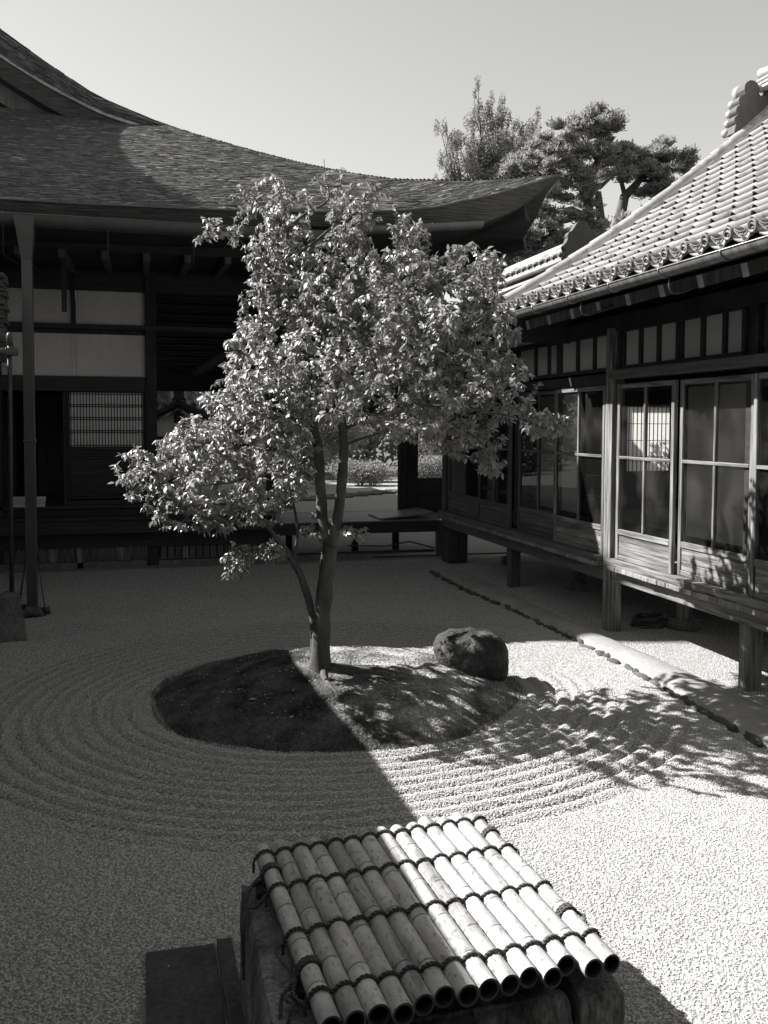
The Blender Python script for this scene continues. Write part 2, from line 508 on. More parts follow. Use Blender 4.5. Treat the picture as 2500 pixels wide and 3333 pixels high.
V, F = court_grid(-1.9, 6.4, 2.2, 13.6, 0.032)
me = np_mesh('gravel_points', V, F, 'stone_chip')
a = me.attributes.new("dens", 'FLOAT', 'POINT')
y = V[:, 1]; x = V[:, 0]
dens = np.interp(y, [2.2, 4.5, 6.5, 9.0, 13.6], [10500, 9500, 7600, 4200, 2200])
dens = dens * np.clip((mound_f(x, y) + 0.045 * wob(x, y, 8.0, 1.0) + 0.02 * wob(x, y, 23.0, 2.0) - 0.955) / 0.03, 0, 1)
# nothing where the stone slab and the well stand, nothing outside the view
dens = dens * ~((x > -0.02) & (x < 1.36) & (y < 3.3)) * ~((x > -0.01) & (x < 0.36) & (y < 3.62))
left_lim = -0.17 * (y - 1.0) - 0.7; right_lim = np.where(y > 6.0, 6.4, np.minimum(0.78 * y + 1.4, 6.4))
dens = dens * np.where(x > 4.45, .6, 1.0)
dens = dens * ((x > left_lim) & (x < right_lim))
a.data.foreach_set("value", dens.astype(np.float32))
gob = tag(put('gravel', me), 'pale gravel chips raked into rings around the mound', kind='stuff')
md = gob.modifiers.new('chips', 'NODES'); md.node_group = stones_tree('chips', 0.0070, 'dens', 'stone_chip', 0.0019)

# ---- planted mound
rows = []
NA, NR = 180, 46
for i in range(NR + 1):
    f = (i / NR) * 1.03
    row = []
    for j in range(NA):
        th = 2 * math.pi * j / NA
        w = 1 + 0.025 * math.sin(3 * th + 0.6) + 0.02 * math.sin(5 * th + 2.0) + 0.012 * math.sin(9 * th)
        x, y = 1.45 + 1.38 * f * w * math.cos(th), 6.88 + 1.27 * f * w * math.sin(th)
        h = 0.265 * (1 - min(f, 1) ** 2.1) ** 1.05
        lump = noise.noise(Vector((x * 2.6, y * 2.6, 0.3))) * 0.030 + noise.noise(Vector((x * 8, y * 8, 1.7))) * 0.016 + noise.noise(Vector((x * 22, y * 22, 4))) * 0.008
        z = h + lump * min(1, (1.03 - f) * 6) - (0.05 if i == NR else 0) + (0.012 if f < 1 else 0)
        row.append((x, y, z))
    row.append(row[0])
    rows.append(row)
b = MB(); b.sm = True; b.grid(rows)
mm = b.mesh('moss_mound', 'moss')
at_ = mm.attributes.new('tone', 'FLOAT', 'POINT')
at_.data.foreach_set('value', [1.0 + 3.6 * max(0, min(1, (v.co.x - 1.25 + .5 * noise.noise(Vector((v.co.x * 2, v.co.y * 2, 3)))) / .6)) * (.65 + .7 * abs(noise.noise(Vector((v.co.x * 5, v.co.y * 5, 9))))) for v in mm.vertices])   # right half lightened to read as sunlit, over partly bare sandy earth
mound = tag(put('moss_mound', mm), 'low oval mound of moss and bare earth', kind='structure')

def mound_z(x, y):
    f = float(mound_f(np.array(x), np.array(y)))
    if f > 1: return 0.004
    return 0.265 * (1 - f ** 2.1) ** 1.05 + noise.noise(Vector((x * 2.6, y * 2.6, 0.3))) * 0.03

# short moss and grass blades
n_bl = 40000
th = nrs.rand(n_bl) * 2 * np.pi
rr_ = np.sqrt(nrs.rand(n_bl)) * 1.035
patch = []
V = np.zeros((n_bl, 4, 3), np.float32); tone = np.zeros(n_bl, np.float32); keep = np.zeros(n_bl, bool)
for i in range(n_bl):
    w = 1 + 0.025 * math.sin(3 * th[i] + 0.6) + 0.02 * math.sin(5 * th[i] + 2.0)
    x = 1.45 + 1.38 * rr_[i] * w * math.cos(th[i]); y = 6.88 + 1.27 * rr_[i] * w * math.sin(th[i])
    p = noise.noise(Vector((x * 3.1, y * 3.1, 8.0))) + (rr_[i] - 0.62) * 1.3
    if p < (0.0 if x < 1.6 else .12): continue
    keep[i] = True
    z = mound_z(x, y) + 0.004
    hgt = rnd.uniform(0.010, 0.026); aa = rnd.uniform(0, 6.28); wd = rnd.uniform(0.0015, 0.003)
    ca, sa = math.cos(aa), math.sin(aa); lx, ly = rnd.uniform(-.012, .012), rnd.uniform(-.012, .012)
    V[i] = [(x - ca * wd, y - sa * wd, z - 0.01), (x + ca * wd, y + sa * wd, z - 0.01), (x + lx + ca * wd * .3, y + ly + sa * wd * .3, z + hgt), (x + lx - ca * wd * .3, y + ly - sa * wd * .3, z + hgt)]
V = V[keep].reshape(-1, 3); nb = len(V) // 4
tag(put('moss_grass', np_mesh('moss_grass', V, np.arange(nb * 4).reshape(-1, 4), 'moss_blade')), 'short moss and grass fringe on the mound', kind='stuff')

# loose chips and litter lying on the mound
b = MB()
for i in range(620):
    a_, q = rnd.uniform(0, 6.28), rnd.random() ** 0.6
    x, y = 1.45 + 1.3 * q * math.cos(a_), 6.88 + 1.2 * q * math.sin(a_)
    z = mound_z(x, y) + 0.01
    s = rnd.uniform(0.003, 0.009)
    p = [(x + s * rnd.uniform(.6, 1.3), y, z), (x - s * rnd.uniform(.6, 1.3), y, z), (x, y + s * rnd.uniform(.6, 1.3), z), (x, y - s * rnd.uniform(.6, 1.3), z), (x, y, z + s * rnd.uniform(.5, 1)), (x, y, z - s)]
    b.add(p, [(0, 2, 4), (2, 1, 4), (1, 3, 4), (3, 0, 4), (2, 0, 5), (1, 2, 5), (3, 1, 5), (0, 3, 5)])
tag(b.build('mound_litter', 'stone_chip'), 'gravel chips scattered over the mound', kind='stuff')

# surface roots running from the trunk
for k, (a0, ln) in enumerate([(-0.35, 1.0), (-0.9, 0.75), (-0.05, 0.8), (-1.5, 0.6), (0.5, 0.6)]):
    b = MB(); pts = []; rad = []
    x, y, a_ = 1.29, 6.66, a0
    for i in range(12):
        t = i / 11
        pts.append((x, y, mound_z(x, y) + 0.018 - 0.02 * t)); rad.append(0.026 * (1 - t) + 0.005)
        a_ += rnd.uniform(-.25, .25); x += ln / 11 * math.cos(a_); y += ln / 11 * math.sin(a_)
    b.tube(pts, rad, 7)
    ROOTS = globals().setdefault('ROOTS', []); ROOTS.append(b)

# ---- clay drip bank along the house, its court side edged with dark stones
rows = []
for i in range(150):
    y = 3.6 + i * (12.35 - 3.6) / 149
    xl = 3.97 + 0.05 * math.sin(y * 0.9 + 0.4) - 0.10 * max(0, (6.4 - y) / 2.5) + 0.03 * noise.noise(Vector((0, y * 2.1, 3)))
    xr = 4.36 + 0.04 * math.sin(y * 1.1 + 1.1)
    end = min(1, max(0, (12.35 - y) / 0.35)) ** 0.5
    row = []
    for j in range(13):
        t = j / 12
        x = xl + (xr - xl) * (0.5 + (t - 0.5) * (0.35 + 0.65 * end))
        h = 0.075 * math.sin(math.pi * min(max(t * 0.94 + 0.06, 0), 1)) ** 0.55 * end
        h += 0.008 * noise.noise(Vector((x * 5, y * 5, 1))) + 0.004 * noise.noise(Vector((x * 19, y * 19, 2)))
        row.append((x, y, h - (0.03 if j in (0, 12) else 0)))
    rows.append(row)
b = MB(); b.sm = True; b.grid(rows)
bank = tag(b.build('drip_bank', 'clay'), 'smooth clay bank under the eaves, edged with dark stones', kind='structure')
y = 3.7
while y < 12.3:
    ln = rnd.uniform(0.07, 0.24) * (1.0 if y > 6 else 1.25)
    xl = 3.97 + 0.05 * math.sin(y * 0.9 + 0.4) - 0.10 * max(0, (6.4 - y) / 2.5) + 0.03 * noise.noise(Vector((0, y * 2.1, 3)))
    b = MB(); b.sm = True
    P = []
    sx, sz = rnd.uniform(0.024, 0.052), rnd.uniform(0.014, 0.034); xl += rnd.uniform(-.016, .022); tw_ = rnd.uniform(-.35, .35)
    off = rnd.uniform(0, 50)
    for i in range(6):
        ph = math.pi * i / 5
        row = []
        for j in range(8):
            a_ = 2 * math.pi * j / 8
            d = Vector((math.sin(ph) * math.cos(a_), math.cos(ph), math.sin(ph) * math.sin(a_)))
            sq = (abs(d.x) ** 3 + abs(d.y) ** 3 + abs(d.z) ** 3) ** (-1 / 3); k_ = sq * (0.9 + 0.45 * noise.noise(d * 1.6 + Vector((off, 0, 0))))
            row.append((xl - 0.004 + d.x * sx * k_ + tw_ * d.y * ln * .4, y + ln / 2 + d.y * ln * 0.52 * k_, 0.010 + d.z * sz * k_))
        row.append(row[0]); P.append(row)
    b.grid(P)
    b.build('edge_stone', 'edge_stone', bank)
    y += ln * rnd.uniform(0.86, 1.22)

# ================================================================== TILE ROOFED HOUSE (right)
H = thing('tile_roofed_house', 'timber house with curved grey tile roof and glazed sliding doors', 'house', (4.55, 8.3, 0))
XW = 4.52
def post(name, mt, x0, x1, y0, y1, z0, z1, parent=H):
    return box(name, mt, parent, x0, x1, y0, y1, z0, z1)
post('post', 'old_wood_z', 4.505, 4.64, 8.285, 8.425, -0.05, 3.02)
post('post', 'old_wood_z', 4.545, 4.67, 6.15, 6.275, -0.05, 0.535)
post('post', 'dark_wood', 4.575, 4.70, 6.15, 6.30, 0.80, 3.02)
post('post', 'dim_wood_z', 4.56, 4.69, 10.93, 11.06, -0.05, 0.535)
post('post', 'dark_wood', 4.575, 4.70, 10.75, 10.90, 0.80, 3.02)
post('post', 'dim_wood_z', 4.56, 4.70, 13.58, 13.74, -0.05, 3.02)
post('post', 'old_wood_z', 4.55, 4.67, 4.02, 4.14, -0.05, 0.535)
post('post', 'dark_wood', 4.575, 4.70, 3.9, 4.05, 0.80, 3.02)
for (x, y) in ((5.32, 8.25), (5.35, 10.6), (5.32, 6.1), (5.35, 12.8)):
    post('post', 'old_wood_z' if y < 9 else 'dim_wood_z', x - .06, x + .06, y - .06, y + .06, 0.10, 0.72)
    b = MB(); b.sm = True
    b.tube([(x, y, -0.05), (x, y, 0.05), (x, y, 0.11), (x, y, 0.125)], [0.17, 0.165, 0.12, 0.02], 9, wob=0.4)
    b.build('footing_stone', 'base_stone', H)
# sleeper beam, floor edge: plank ends, sill
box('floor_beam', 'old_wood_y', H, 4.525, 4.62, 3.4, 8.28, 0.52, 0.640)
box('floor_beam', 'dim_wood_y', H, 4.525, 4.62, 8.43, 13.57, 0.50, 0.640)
box('floor_beam', 'dark_wood', H, 5.27, 5.37, 3.4, 13.6, 0.56, 0.640)
y = 3.4
while y < 13.5:
    w = rnd.uniform(0.10, 0.17)
    y1 = min(y + w, 13.55)
    if not (y < 8.43 and y1 > 8.28):
        sh = rnd.uniform(-0.006, 0.006)
        box('floor_plank', 'end_grain' , H, 4.435 + sh, 4.66, y + 0.0015, y1 - 0.0015, 0.645, 0.690 + rnd.uniform(-.002, .002))
    y = y1
box('engawa_floor', 'engawa_wood', H, 4.662, 5.858, 3.4, 13.55, 0.66, 0.735)
box('sill_beam', 'old_wood_y', H, 4.45, 4.63, 3.4, 8.26, 0.692, 0.752)
box('sill_beam', 'dim_wood_y', H, 4.45, 4.63, 8.44, 13.57, 0.692, 0.752)
box('lintel_beam', 'dim_wood_y', H, 4.455, 4.66, 3.4, 8.27, 2.514, 2.595)
box('lintel_beam', 'dark_wood', H, 4.50, 4.66, 8.44, 13.57, 2.47, 2.575)
box('head_beam', 'dark_wood', H, 4.53, 4.68, 3.4, 13.57, 2.985, 3.14)
# transom windows: paper panels between thin bars
def transom(y0, y1, cuts, mt='dark_wood'):
    t = box('transom', mt, H, 4.53, 4.60, y0, y1, 2.598, 2.640)
    def sub(*a): return box('transom_bar', mt, t, *a)
    sub(4.53, 4.60, y0, y1, 2.965, 2.983)
    edges = [y0] + cuts + [y1]
    for yy in edges:
        sub(4.535, 4.595, yy - .022, yy + .022, 2.642, 2.963)
    for a_, c_ in zip(edges[:-1], edges[1:]):
        box('paper_panel', 'paper_old', t, 4.566, 4.570, a_ + .022, c_ - .022, 2.640, 2.965)
transom(7.22, 8.155, [7.53, 7.84])
transom(6.30, 7.165, [6.55, 6.85])
transom(4.95, 6.03, [5.31, 5.67])
transom(4.06, 4.90, [4.34, 4.62])
transom(8.44, 9.545, [8.75, 9.13])
transom(9.61, 10.72, [9.85, 10.22])
transom(10.92, 12.2, [11.35, 11.78])
transom(12.26, 13.5, [12.67, 13.08])
for yy in (7.19, 4.925, 9.577, 12.23, 6.13, 8.215, 10.83):
    box('transom_stud', 'dark_wood', H, 4.525, 4.61, yy - .024, yy + .024, 2.598, 2.983)

# glazed sliding doors
def door(y0, y1, x, lit, head=2.46):
    wz, wy = ('old_wood_z', 'old_wood_y') if lit else ('dim_wood_z', 'dim_wood_y')  # lit and shaded copies of one wood: the shade is in the colour
    t = 0.034
    D = box('sliding_door', wy, H, x, x + t, y0 + .05, y1 - .05, 0.755, 0.800)       # bottom rail
    def sub(n, mt, *a): return box(n, mt, D, *a)
    sub('stile', wz, x - .002, x + t + .002, y0, y0 + .048, 0.755, head)
    sub('stile', wz, x - .002, x + t + .002, y1 - .048, y1, 0.755, head)
    sub('rail', wy, x, x + t, y0 + .05, y1 - .05, head - .045, head)
    sub('rail', wy, x - .004, x + t, y0 + .05, y1 - .05, 1.000, 1.052)
    sub('rail', wy, x - .006, x + t, y0 + .05, y1 - .05, 1.735, 1.765)
    ym = (y0 + y1) / 2
    sub('glazing_bar', wz, x - .001, x + t, ym - .014, ym + .014, 1.053, 1.733)
    sub('glazing_bar', wz, x - .001, x + t, ym - .014, ym + .014, 1.767, head - .046)
    for (za, zb) in ((0.803, 0.868), (0.871, 0.935), (0.938, 0.998)):
        sub('kick_board', wy, x + .010 + rnd.uniform(0, .003), x + .024, y0 + .049, y1 - .049, za, zb)
    for (ya, yb) in ((y0 + .048, ym - .014), (ym + .014, y1 - .048)):
        for (za, zb) in ((1.052, 1.735), (1.765, head - .045)):
            b = MB(); b.add([(x + .018, ya, za), (x + .018, yb, za), (x + .018, yb, zb), (x + .018, ya, zb)], [(0, 3, 2, 1)])
            b.build('glass_pane', 'glass', D)
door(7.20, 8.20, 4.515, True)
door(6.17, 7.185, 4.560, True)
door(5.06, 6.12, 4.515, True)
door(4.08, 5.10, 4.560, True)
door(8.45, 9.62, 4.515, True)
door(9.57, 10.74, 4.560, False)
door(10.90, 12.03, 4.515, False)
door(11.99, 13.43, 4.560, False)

# inside: veranda corridor, paper screens, dark room
box('inner_sill', 'dark_wood', H, 5.86, 5.98, 3.4, 13.6, 0.69, 0.832)
box('inner_lintel', 'dark_wood', H, 5.86, 5.98, 3.4, 13.6, 2.49, 3.05)
box('ceiling', 'dark_wood', H, 4.70, 10.2, 3.4, 13.6, 3.145, 3.18)
box('room_floor', 'tatami', H, 5.93, 10.2, 3.4, 13.6, 0.66, 0.72)
box('end_wall', 'dark_wood', H, 4.70, 6.0, 13.56, 13.60, 0.70, 3.14)
box('room_wall', 'dim_wood_z', H, 10.2, 10.3, 3.4, 13.6, 0.6, 3.4)
box('room_wall', 'dim_wood_z', H, 4.7, 10.3, 3.3, 3.4, 0.6, 3.4)
def screen(y0, y1, x=5.9, mt='paper_screen', bars=True):
    s = box('paper_screen', mt, H, x + .012, x + .016, y0, y1, 0.835, 2.488)
    for yy in (y0, y1):
        box('screen_stile', 'dark_wood', s, x, x + .028, yy - .016, yy + .016, 0.834, 2.489)
    if bars:
        for k in range(1, 6):
            z = 0.835 + 1.653 * k / 6
            box('screen_bar', 'paper_screen', s, x + .0085, x + .0115, y0 + .02, y1 - .02, z - .003, z + .003)
screen(8.05, 9.17); screen(6.95, 8.01); screen(5.85, 6.91); screen(4.7, 5.81)
screen(11.72, 12.35); screen(12.38, 13.2)
screen(11.05, 11.68, 5.95, 'dim_wood_z')
# far wall of the room with a latticed paper window lit from the garden outside
YB = 13.5
box('room_wall', 'dark_wood', H, 6.0, 7.62, YB, YB + .08, 0.7, 3.15)
box('room_wall', 'dark_wood', H, 8.40, 10.2, YB, YB + .08, 0.7, 3.15)
box('room_wall', 'dark_wood', H, 7.622, 8.398, YB, YB + .08, 2.36, 3.15)
box('room_wall', 'dark_wood', H, 7.622, 8.398, YB, YB + .08, 0.7, 1.30)
lw = box('lattice_window', 'dark_wood', H, 7.62, 8.40, YB - .03, YB - .002, 1.30, 1.325)
box('lattice_paper', 'paper_backlit', lw, 7.622, 8.398, YB + .02, YB + .024, 1.325, 2.36)
for k in range(11):
    x = 7.64 + k * 0.074
    box('lattice_bar', 'dark_wood', lw, x - .006, x + .006, YB - .02, YB - .004, 1.326, 2.36)
for z in (1.56, 1.82, 2.09):
    box('lattice_bar', 'dark_wood', lw, 7.622, 8.398, YB - .003, YB + .006, z - .005, z + .005)

# ---- roof
ZE = 3.285
def roof_z(x):
    t = x - 3.72
    return ZE - 0.035 + 0.56 * t + 0.045 * t * t
def roof_th(x): return math.atan(0.56 + 0.09 * (x - 3.72))
YV = 9.30                                   # far verge
xs = [3.74 + (7.15 - 3.74) * i / 24 for i in range(25)]
b = MB()
b.grid([[(x, 3.2, roof_z(x) - .03), (x, YV, roof_z(x) - .03)] for x in xs])
b.grid([[(x, 3.2, roof_z(x) - .13), (x, YV, roof_z(x) - .13)] for x in xs], True)
b.grid([[(x, YV, roof_z(x) - .13), (x, YV, roof_z(x) - .03)] for x in xs])
b.grid([[(3.74, 3.2, roof_z(3.74) - .13), (3.74, YV, roof_z(3.74) - .13)], [(3.74, 3.2, roof_z(3.74) - .03), (3.74, YV, roof_z(3.74) - .03)]], True)
# far slope behind the ridge
b.grid([[(7.15, 3.2, roof_z(7.15) - .03), (7.15, YV, roof_z(7.15) - .03)], [(10.6, 3.2, 3.3), (10.6, YV, 3.3)]])
roof = b.build('roof', 'tile_dark', H)

def tile_mesh(name, ln, eave=False):
    ys = [-.042, -.037, -.028, -.015, 0, .015, .028, .037, .042, .075, .124, .172, .206]
    def prof(y, k):
        if abs(y) <= .0421: return k * (0.042 * math.sqrt(max(0, 1 - (y / .042) ** 2)))
        return -0.032 * math.sin(math.pi * (y - .042) / .164)
    b = MB(); b.sm = True
    lf = lambda y, a, c: a + (c - a) * max(0, 1 - (y / .044) ** 2)
    top = [[(0, y, lf(y, .016, .040) + prof(y, 1.0)) for y in ys], [(ln * .5, y, lf(y, .010, .020) + prof(y, .9)) for y in ys], [(ln, y, .003 + prof(y, .75)) for y in ys]]
    b.grid(top, True)
    b.sm = False
    thick = .017
    tk = lambda y: .007 + .004 * (abs(y) > .043)
    low = lambda x, y, k, a, c: (x, y, lf(y, a, c) + prof(y, k) - tk(y))
    b.grid([[(0, y, lf(y, .016, .040) + prof(y, 1.0)) for y in ys], [low(.001, y, .97, .016, .040) for y in ys]])
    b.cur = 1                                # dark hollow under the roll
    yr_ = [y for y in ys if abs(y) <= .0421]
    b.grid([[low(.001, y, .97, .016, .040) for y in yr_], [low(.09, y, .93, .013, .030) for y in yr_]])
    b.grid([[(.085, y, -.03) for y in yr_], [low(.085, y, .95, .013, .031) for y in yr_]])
    return b.mesh(name, ['tile', 'tile_dark'])
TM = tile_mesh('tile', 0.30)
PIT = 0.2478
cols = [9.255 - PIT * k for k in range(25)]
SL, s_, x_ = [], 0.0, 3.70
while x_ < 7.05:                            # course positions measured along the slope
    SL.append(x_)
    x_ += 0.216 * math.cos(roof_th(x_ + .1))
n_t = 0
far_tiles = MB(); far_tiles.sm = True
for ci, yc in enumerate(cols):
    for ri, xt in enumerate(SL):
        # only the triangle of roof that shows in the picture is laid tile by tile
        vis = xt < 3.9 + (yc - 4.6) * 0.86
        if not vis and xt > 4.6: continue
        th = roof_th(xt + .1)
        if vis and n_t < 296:
            o = put('roof_tile', TM, roof, (xt, yc + rnd.uniform(-.003, .003), roof_z(xt) + rnd.uniform(-.003, .003)), (rnd.uniform(-.022, .022), -th + rnd.uniform(-.018, .018), rnd.uniform(-.016, .016)))
            n_t += 1
        else:
            rm = Euler((0, -th, 0)).to_matrix()
            far_tiles.cur = 0
            far_tiles.add([rm @ v.co + Vector((xt, yc, roof_z(xt))) for v in TM.vertices], [tuple(p.vertices) for p in TM.polygons])
if far_tiles.v: far_tiles.build('roof_tile', 'tile', roof, kind='stuff')
print('TILES', n_t, len(far_tiles.f))

# eave tiles: round ends with three-comma emblem, and scrolled faces between them
def disc_mesh():
    b = MB(); b.sm = False
    n = 20
    # outer drum from x=0 (front) backwards, rim, recessed face
    def ring(x, r): return [(x, r * math.cos(2 * math.pi * k / n), r * math.sin(2 * math.pi * k / n)) for k in range(n)] + [(x, r, 0)]
    b.sm = True
    b.grid([ring(0.10, .041), ring(0.004, .044), ring(0.0, .042), ring(0.0, .032), ring(0.011, .030), ring(0.011, .0001)])
    # three commas
    for k in range(3):
        a0 = 2 * math.pi * k / 3
        pts, rad = [], []
        for i in range(7):
            t = i / 6
            a_ = a0 - t * 1.75
            rr = 0.0105 + 0.012 * t
            pts.append((0.010, rr * math.cos(a_), rr * math.sin(a_))); rad.append(0.0088 * (1 - t) ** 0.8 + 0.0015)
        b.tube(pts, rad, 6)
    return b.mesh('round_end', 'tile_face')
def scroll_mesh():
    b = MB()
    ys = [.044 + .160 * i / 8 for i in range(9)]
    pan = lambda y: -0.032 * math.sin(math.pi * (y - .042) / .164)
    top = [(0, y, .030 + pan(y)) for y in ys]; bot = [(0.0, y, .030 + pan(y) - (.016 + .026 * math.sin(math.pi * (y - .05) / .148))) for y in ys]
    b.grid([[(p[0] + .012, p[1], p[2]) for p in bot], [(p[0] + .012, p[1], p[2]) for p in top]])
    b.sm = True
    b.tube([(.006, p[1], p[2] - .002) for p in top], .0035, 5)
    b.tube([(.006, p[1], p[2] + .002) for p in bot], .0035, 5)
    for s in (-1, 1):                        # curling vine relief
        pts = []
        for i in range(10):
            t = i / 9; a_ = t * 4.4; r_ = .012 * (1 - t * .7)
            pts.append((.008, .124 + s * (.012 + .034 * (1 - t) + r_ * math.sin(a_) * .6), -.026 + r_ * math.cos(a_) + .012 * (1 - t)))
        b.tube(pts, .0036, 5)
    b.tube([(.008, .124, -.035), (.008, .124, -.012)], [.006, .002], 6)
    return b.mesh('scroll_face', 'tile_face')
DM, SM = disc_mesh(), scroll_mesh()
for yc in cols:
    r_ = rnd.uniform(-.03, .03)
    put('round_end_tile', DM, roof, (3.672, yc, ZE + .010), (rnd.uniform(-2, 2), -0.16 + r_, r_))
    put('scroll_tile', SM, roof, (3.690, yc, ZE + .006), (0, -0.12, 0))
# boards under the tiles, rafters, soffit
box('attic_board', 'dark_wood', H, 4.60, 4.63, 3.2, 9.3, 3.10, 3.50)
box('attic_board', 'dark_wood', H, 4.58, 4.61, 9.3, 13.9, 3.03, 3.62)
box('fascia_board', 'dim_wood_y', H, 3.735, 3.775, 3.2, 9.28, 3.155, 3.238)
b = MB()
b.grid([[(x, 3.2, 3.120 + .29 * (x - 3.775)), (x, 9.26, 3.120 + .29 * (x - 3.775))] for x in (3.776, 4.9)], True)
b.build('soffit', 'dark_wood', H)
yr = 3.3
for k in range(13):
    y = 8.955 - 0.508 * k + 0.508
    if y < 3.2: continue
    b = MB(); b.bar((3.895, y, 3.092), (4.60, y, 3.295), 0.06, 0.09)
    rf = b.build('rafter', 'dim_wood_z', H)
    b = MB(); b.bar((3.889, y, 3.0905), (3.8945, y, 3.092), 0.062, 0.092)
    b.build('rafter_tip', 'lime_white', rf)
# verge ridge: round tiles running up the far edge, and a flat band beneath
x = 3.74
while x < 7.0:
    th = roof_th(x)
    x2 = x + 0.30 * math.cos(th)
    b = MB(); b.sm = True
    rows = []
    for (xx, rr) in ((x, .066), (x + .02, .070), (x2 + .015, .060)):
        rows.append([(xx - math.sin(th) * rr * math.sin(a_) * .6, 9.30 + rr * math.cos(a_), roof_z(xx) + .085 + rr * math.sin(a_)) for a_ in [math.pi * k / 8 - .25 for k in range(9)] + [math.pi + .25]])
    b.grid(rows)
    b.build('verge_tile', 'tile', roof)
    x = x2
b = MB()
for (y0, y1, dz0, dz1) in ((9.225, 9.375, 0.02, 0.085),):
    b.grid([[(x, y0, roof_z(x) + dz0), (x, y0, roof_z(x) + dz1), (x, y1, roof_z(x) + dz1), (x, y1, roof_z(x) - .12)] for x in xs])
b.build('verge_band', 'tile', roof)
b = MB(); b.grid([[(x, 9.36, 2.95) for x in xs], [(x, 9.36, roof_z(x) - .02) for x in xs]]); b.build('gable_board', 'dark_wood', roof)
# second, outer roll of the verge
b = MB(); b.sm = True
b.tube([(x, 9.42, roof_z(x) + .02) for x in xs], .062, 10)
b.build('verge_roll', 'tile', roof)

# main ridge with its end ornament seen from behind
b = MB()
for k in range(5):
    w = .19 - .012 * k
    b.box(7.10 - w, 7.10 + w, 3.2, 9.12, 5.66 + .072 * k, 5.722 + .072 * k)
b.build('ridge_course', 'tile', roof)
b = MB(); b.sm = True
b.tube([(7.08, 3.2, 6.06), (7.08, 9.3, 6.06)], .07, 12)
b.build('ridge_roll', 'tile', roof)
out = []
def arc(cx, cz, r, a0, a1, n=7):
    return [(cx + r * math.cos(R(a0 + (a1 - a0) * i / n)), cz + r * math.sin(R(a0 + (a1 - a0) * i / n))) for i in range(n + 1)]
out += [(6.52, 5.36)] + arc(6.58, 5.50, .06, 230, 110) + arc(6.60, 5.61, .06, 230, 120) + arc(6.63, 5.72, .06, 220, 120) + arc(6.74, 5.86, .10, 215, 20) + arc(6.88, 5.84, .05, 200, 340) + [(7.05, 5.95), (7.25, 5.85), (7.36, 5.4), (7.0, 5.2)]
b = MB()
for y in (9.30, 9.44):
    b.v += [(p[0], y, p[1]) for p in out]
n = len(out)
b.f = [tuple(range(n)), tuple(range(n, 2 * n))[::-1]] + [(i, i + n, (i + 1) % n + n, (i + 1) % n) for i in range(n)]
b.mi = [0] * len(b.f); b.smooth = [False] * len(b.f)
orn = b.build('ridge_end_ornament', 'tile_dark', roof)
b = MB(); b.sm = True
for (cx, cz, r_) in ((6.55, 5.41, .045), (6.58, 5.52, .04), (6.60, 5.63, .042), (6.63, 5.74, .045), (6.73, 5.87, .095)):
    b.tube([(cx, 9.445, cz), (cx, 9.53, cz)], r_, 10)
b.build('ornament_roll', 'tile', roof)
b = MB(); b.sm = True
b.tube([(7.05, 9.0, 6.10), (7.05, 9.45, 6.13), (7.05, 9.56, 6.15)], .065, 12)
b.build('ornament_top_tile', 'tile', roof)
for k in range(3):
    b = MB(); b.bar((6.95 - .02 * k, 9.0, 6.0 - .055 * k), (6.95 - .02 * k, 9.42, 6.0 - .055 * k), .14, .028)
    b.build('ridge_course', 'tile', roof)

# half-round copper gutter, its brackets and hooks
b = MB(); b.sm = True
rows = []
for y in (3.2, 9.26):
    rows.append([(3.672 + .056 * math.cos(a_), y, 3.182 + .056 * math.sin(a_)) for a_ in [math.pi + math.pi * k / 10 for k in range(11)]])
b.grid(rows)
rows = []
for y in (3.2, 9.26):
    rows.append([(3.672 + .052 * math.cos(a_), y, 3.184 + .052 * math.sin(a_)) for a_ in [math.pi + math.pi * k / 10 for k in range(11)]])
b.grid(rows, True)
b.tube([(3.615, 3.2, 3.184), (3.615, 9.26, 3.184)], .006, 6); b.tube([(3.728, 3.2, 3.184), (3.728, 9.26, 3.184)], .005, 6)
gut = b.build('gutter', 'copper', H)
for k in range(9):
    y = 8.221 - 0.737 * k
    if y < 3.3: continue
    b = MB(); b.sm = True
    b.tube([(3.672 + .060 * math.cos(a_), y, 3.182 + .060 * math.sin(a_)) for a_ in [math.pi * .95 + math.pi * 1.1 * i / 9 for i in range(10)]], .007, 6)
    b.tube([(3.735, y, 3.20), (3.76, y, 3.19)], .007, 6)
    b.build('gutter_bracket', 'copper', gut)
for y in (7.38, 6.0, 4.6):
    b = MB(); b.sm = True
    b.tube([(3.70, y, 3.13), (3.70, y, 3.06), (3.712, y, 3.025), (3.75, y, 3.01), (3.80, y, 3.02), (3.90, y - .01, 3.06), (4.0, y - .01, 3.10)], .008, 7)
    b.build('gutter_hook', 'zinc', gut)

# lower north wing behind, only its ridge shows
W = thing('tiled_wing', 'low tiled roof with round ridge tiles behind the house verge', 'house', (5.2, 12.5, 0))
b = MB()
b.add([(3.95, 9.5, 3.12), (3.95, 14.0, 3.12), (5.75, 14.0, 4.30), (5.75, 9.5, 4.30), (6.9, 14.0, 3.6), (6.9, 9.5, 3.6)], [(0, 3, 2, 1), (3, 5, 4, 2)])
b.add([(3.95, 9.5, 3.02), (3.95, 14.0, 3.02), (4.7, 14.0, 3.03), (4.7, 9.5, 3.03)], [(0, 1, 2, 3)])
b.build('roof', 'tile', W)
for k, (w, z0) in enumerate(((.17, 4.28), (.15, 4.345), (.13, 4.41))):
    box('ridge_course', 'tile' if k != 1 else 'tile_dark', W, 5.72 - w, 5.72 + w, 11.55, 14.0, z0, z0 + .06)
b = MB(); b.sm = True
b.tube([(5.72, 11.5, 4.50), (5.72, 14.0, 4.50)], .07, 10)
b.build('ridge_roll', 'tile', W)
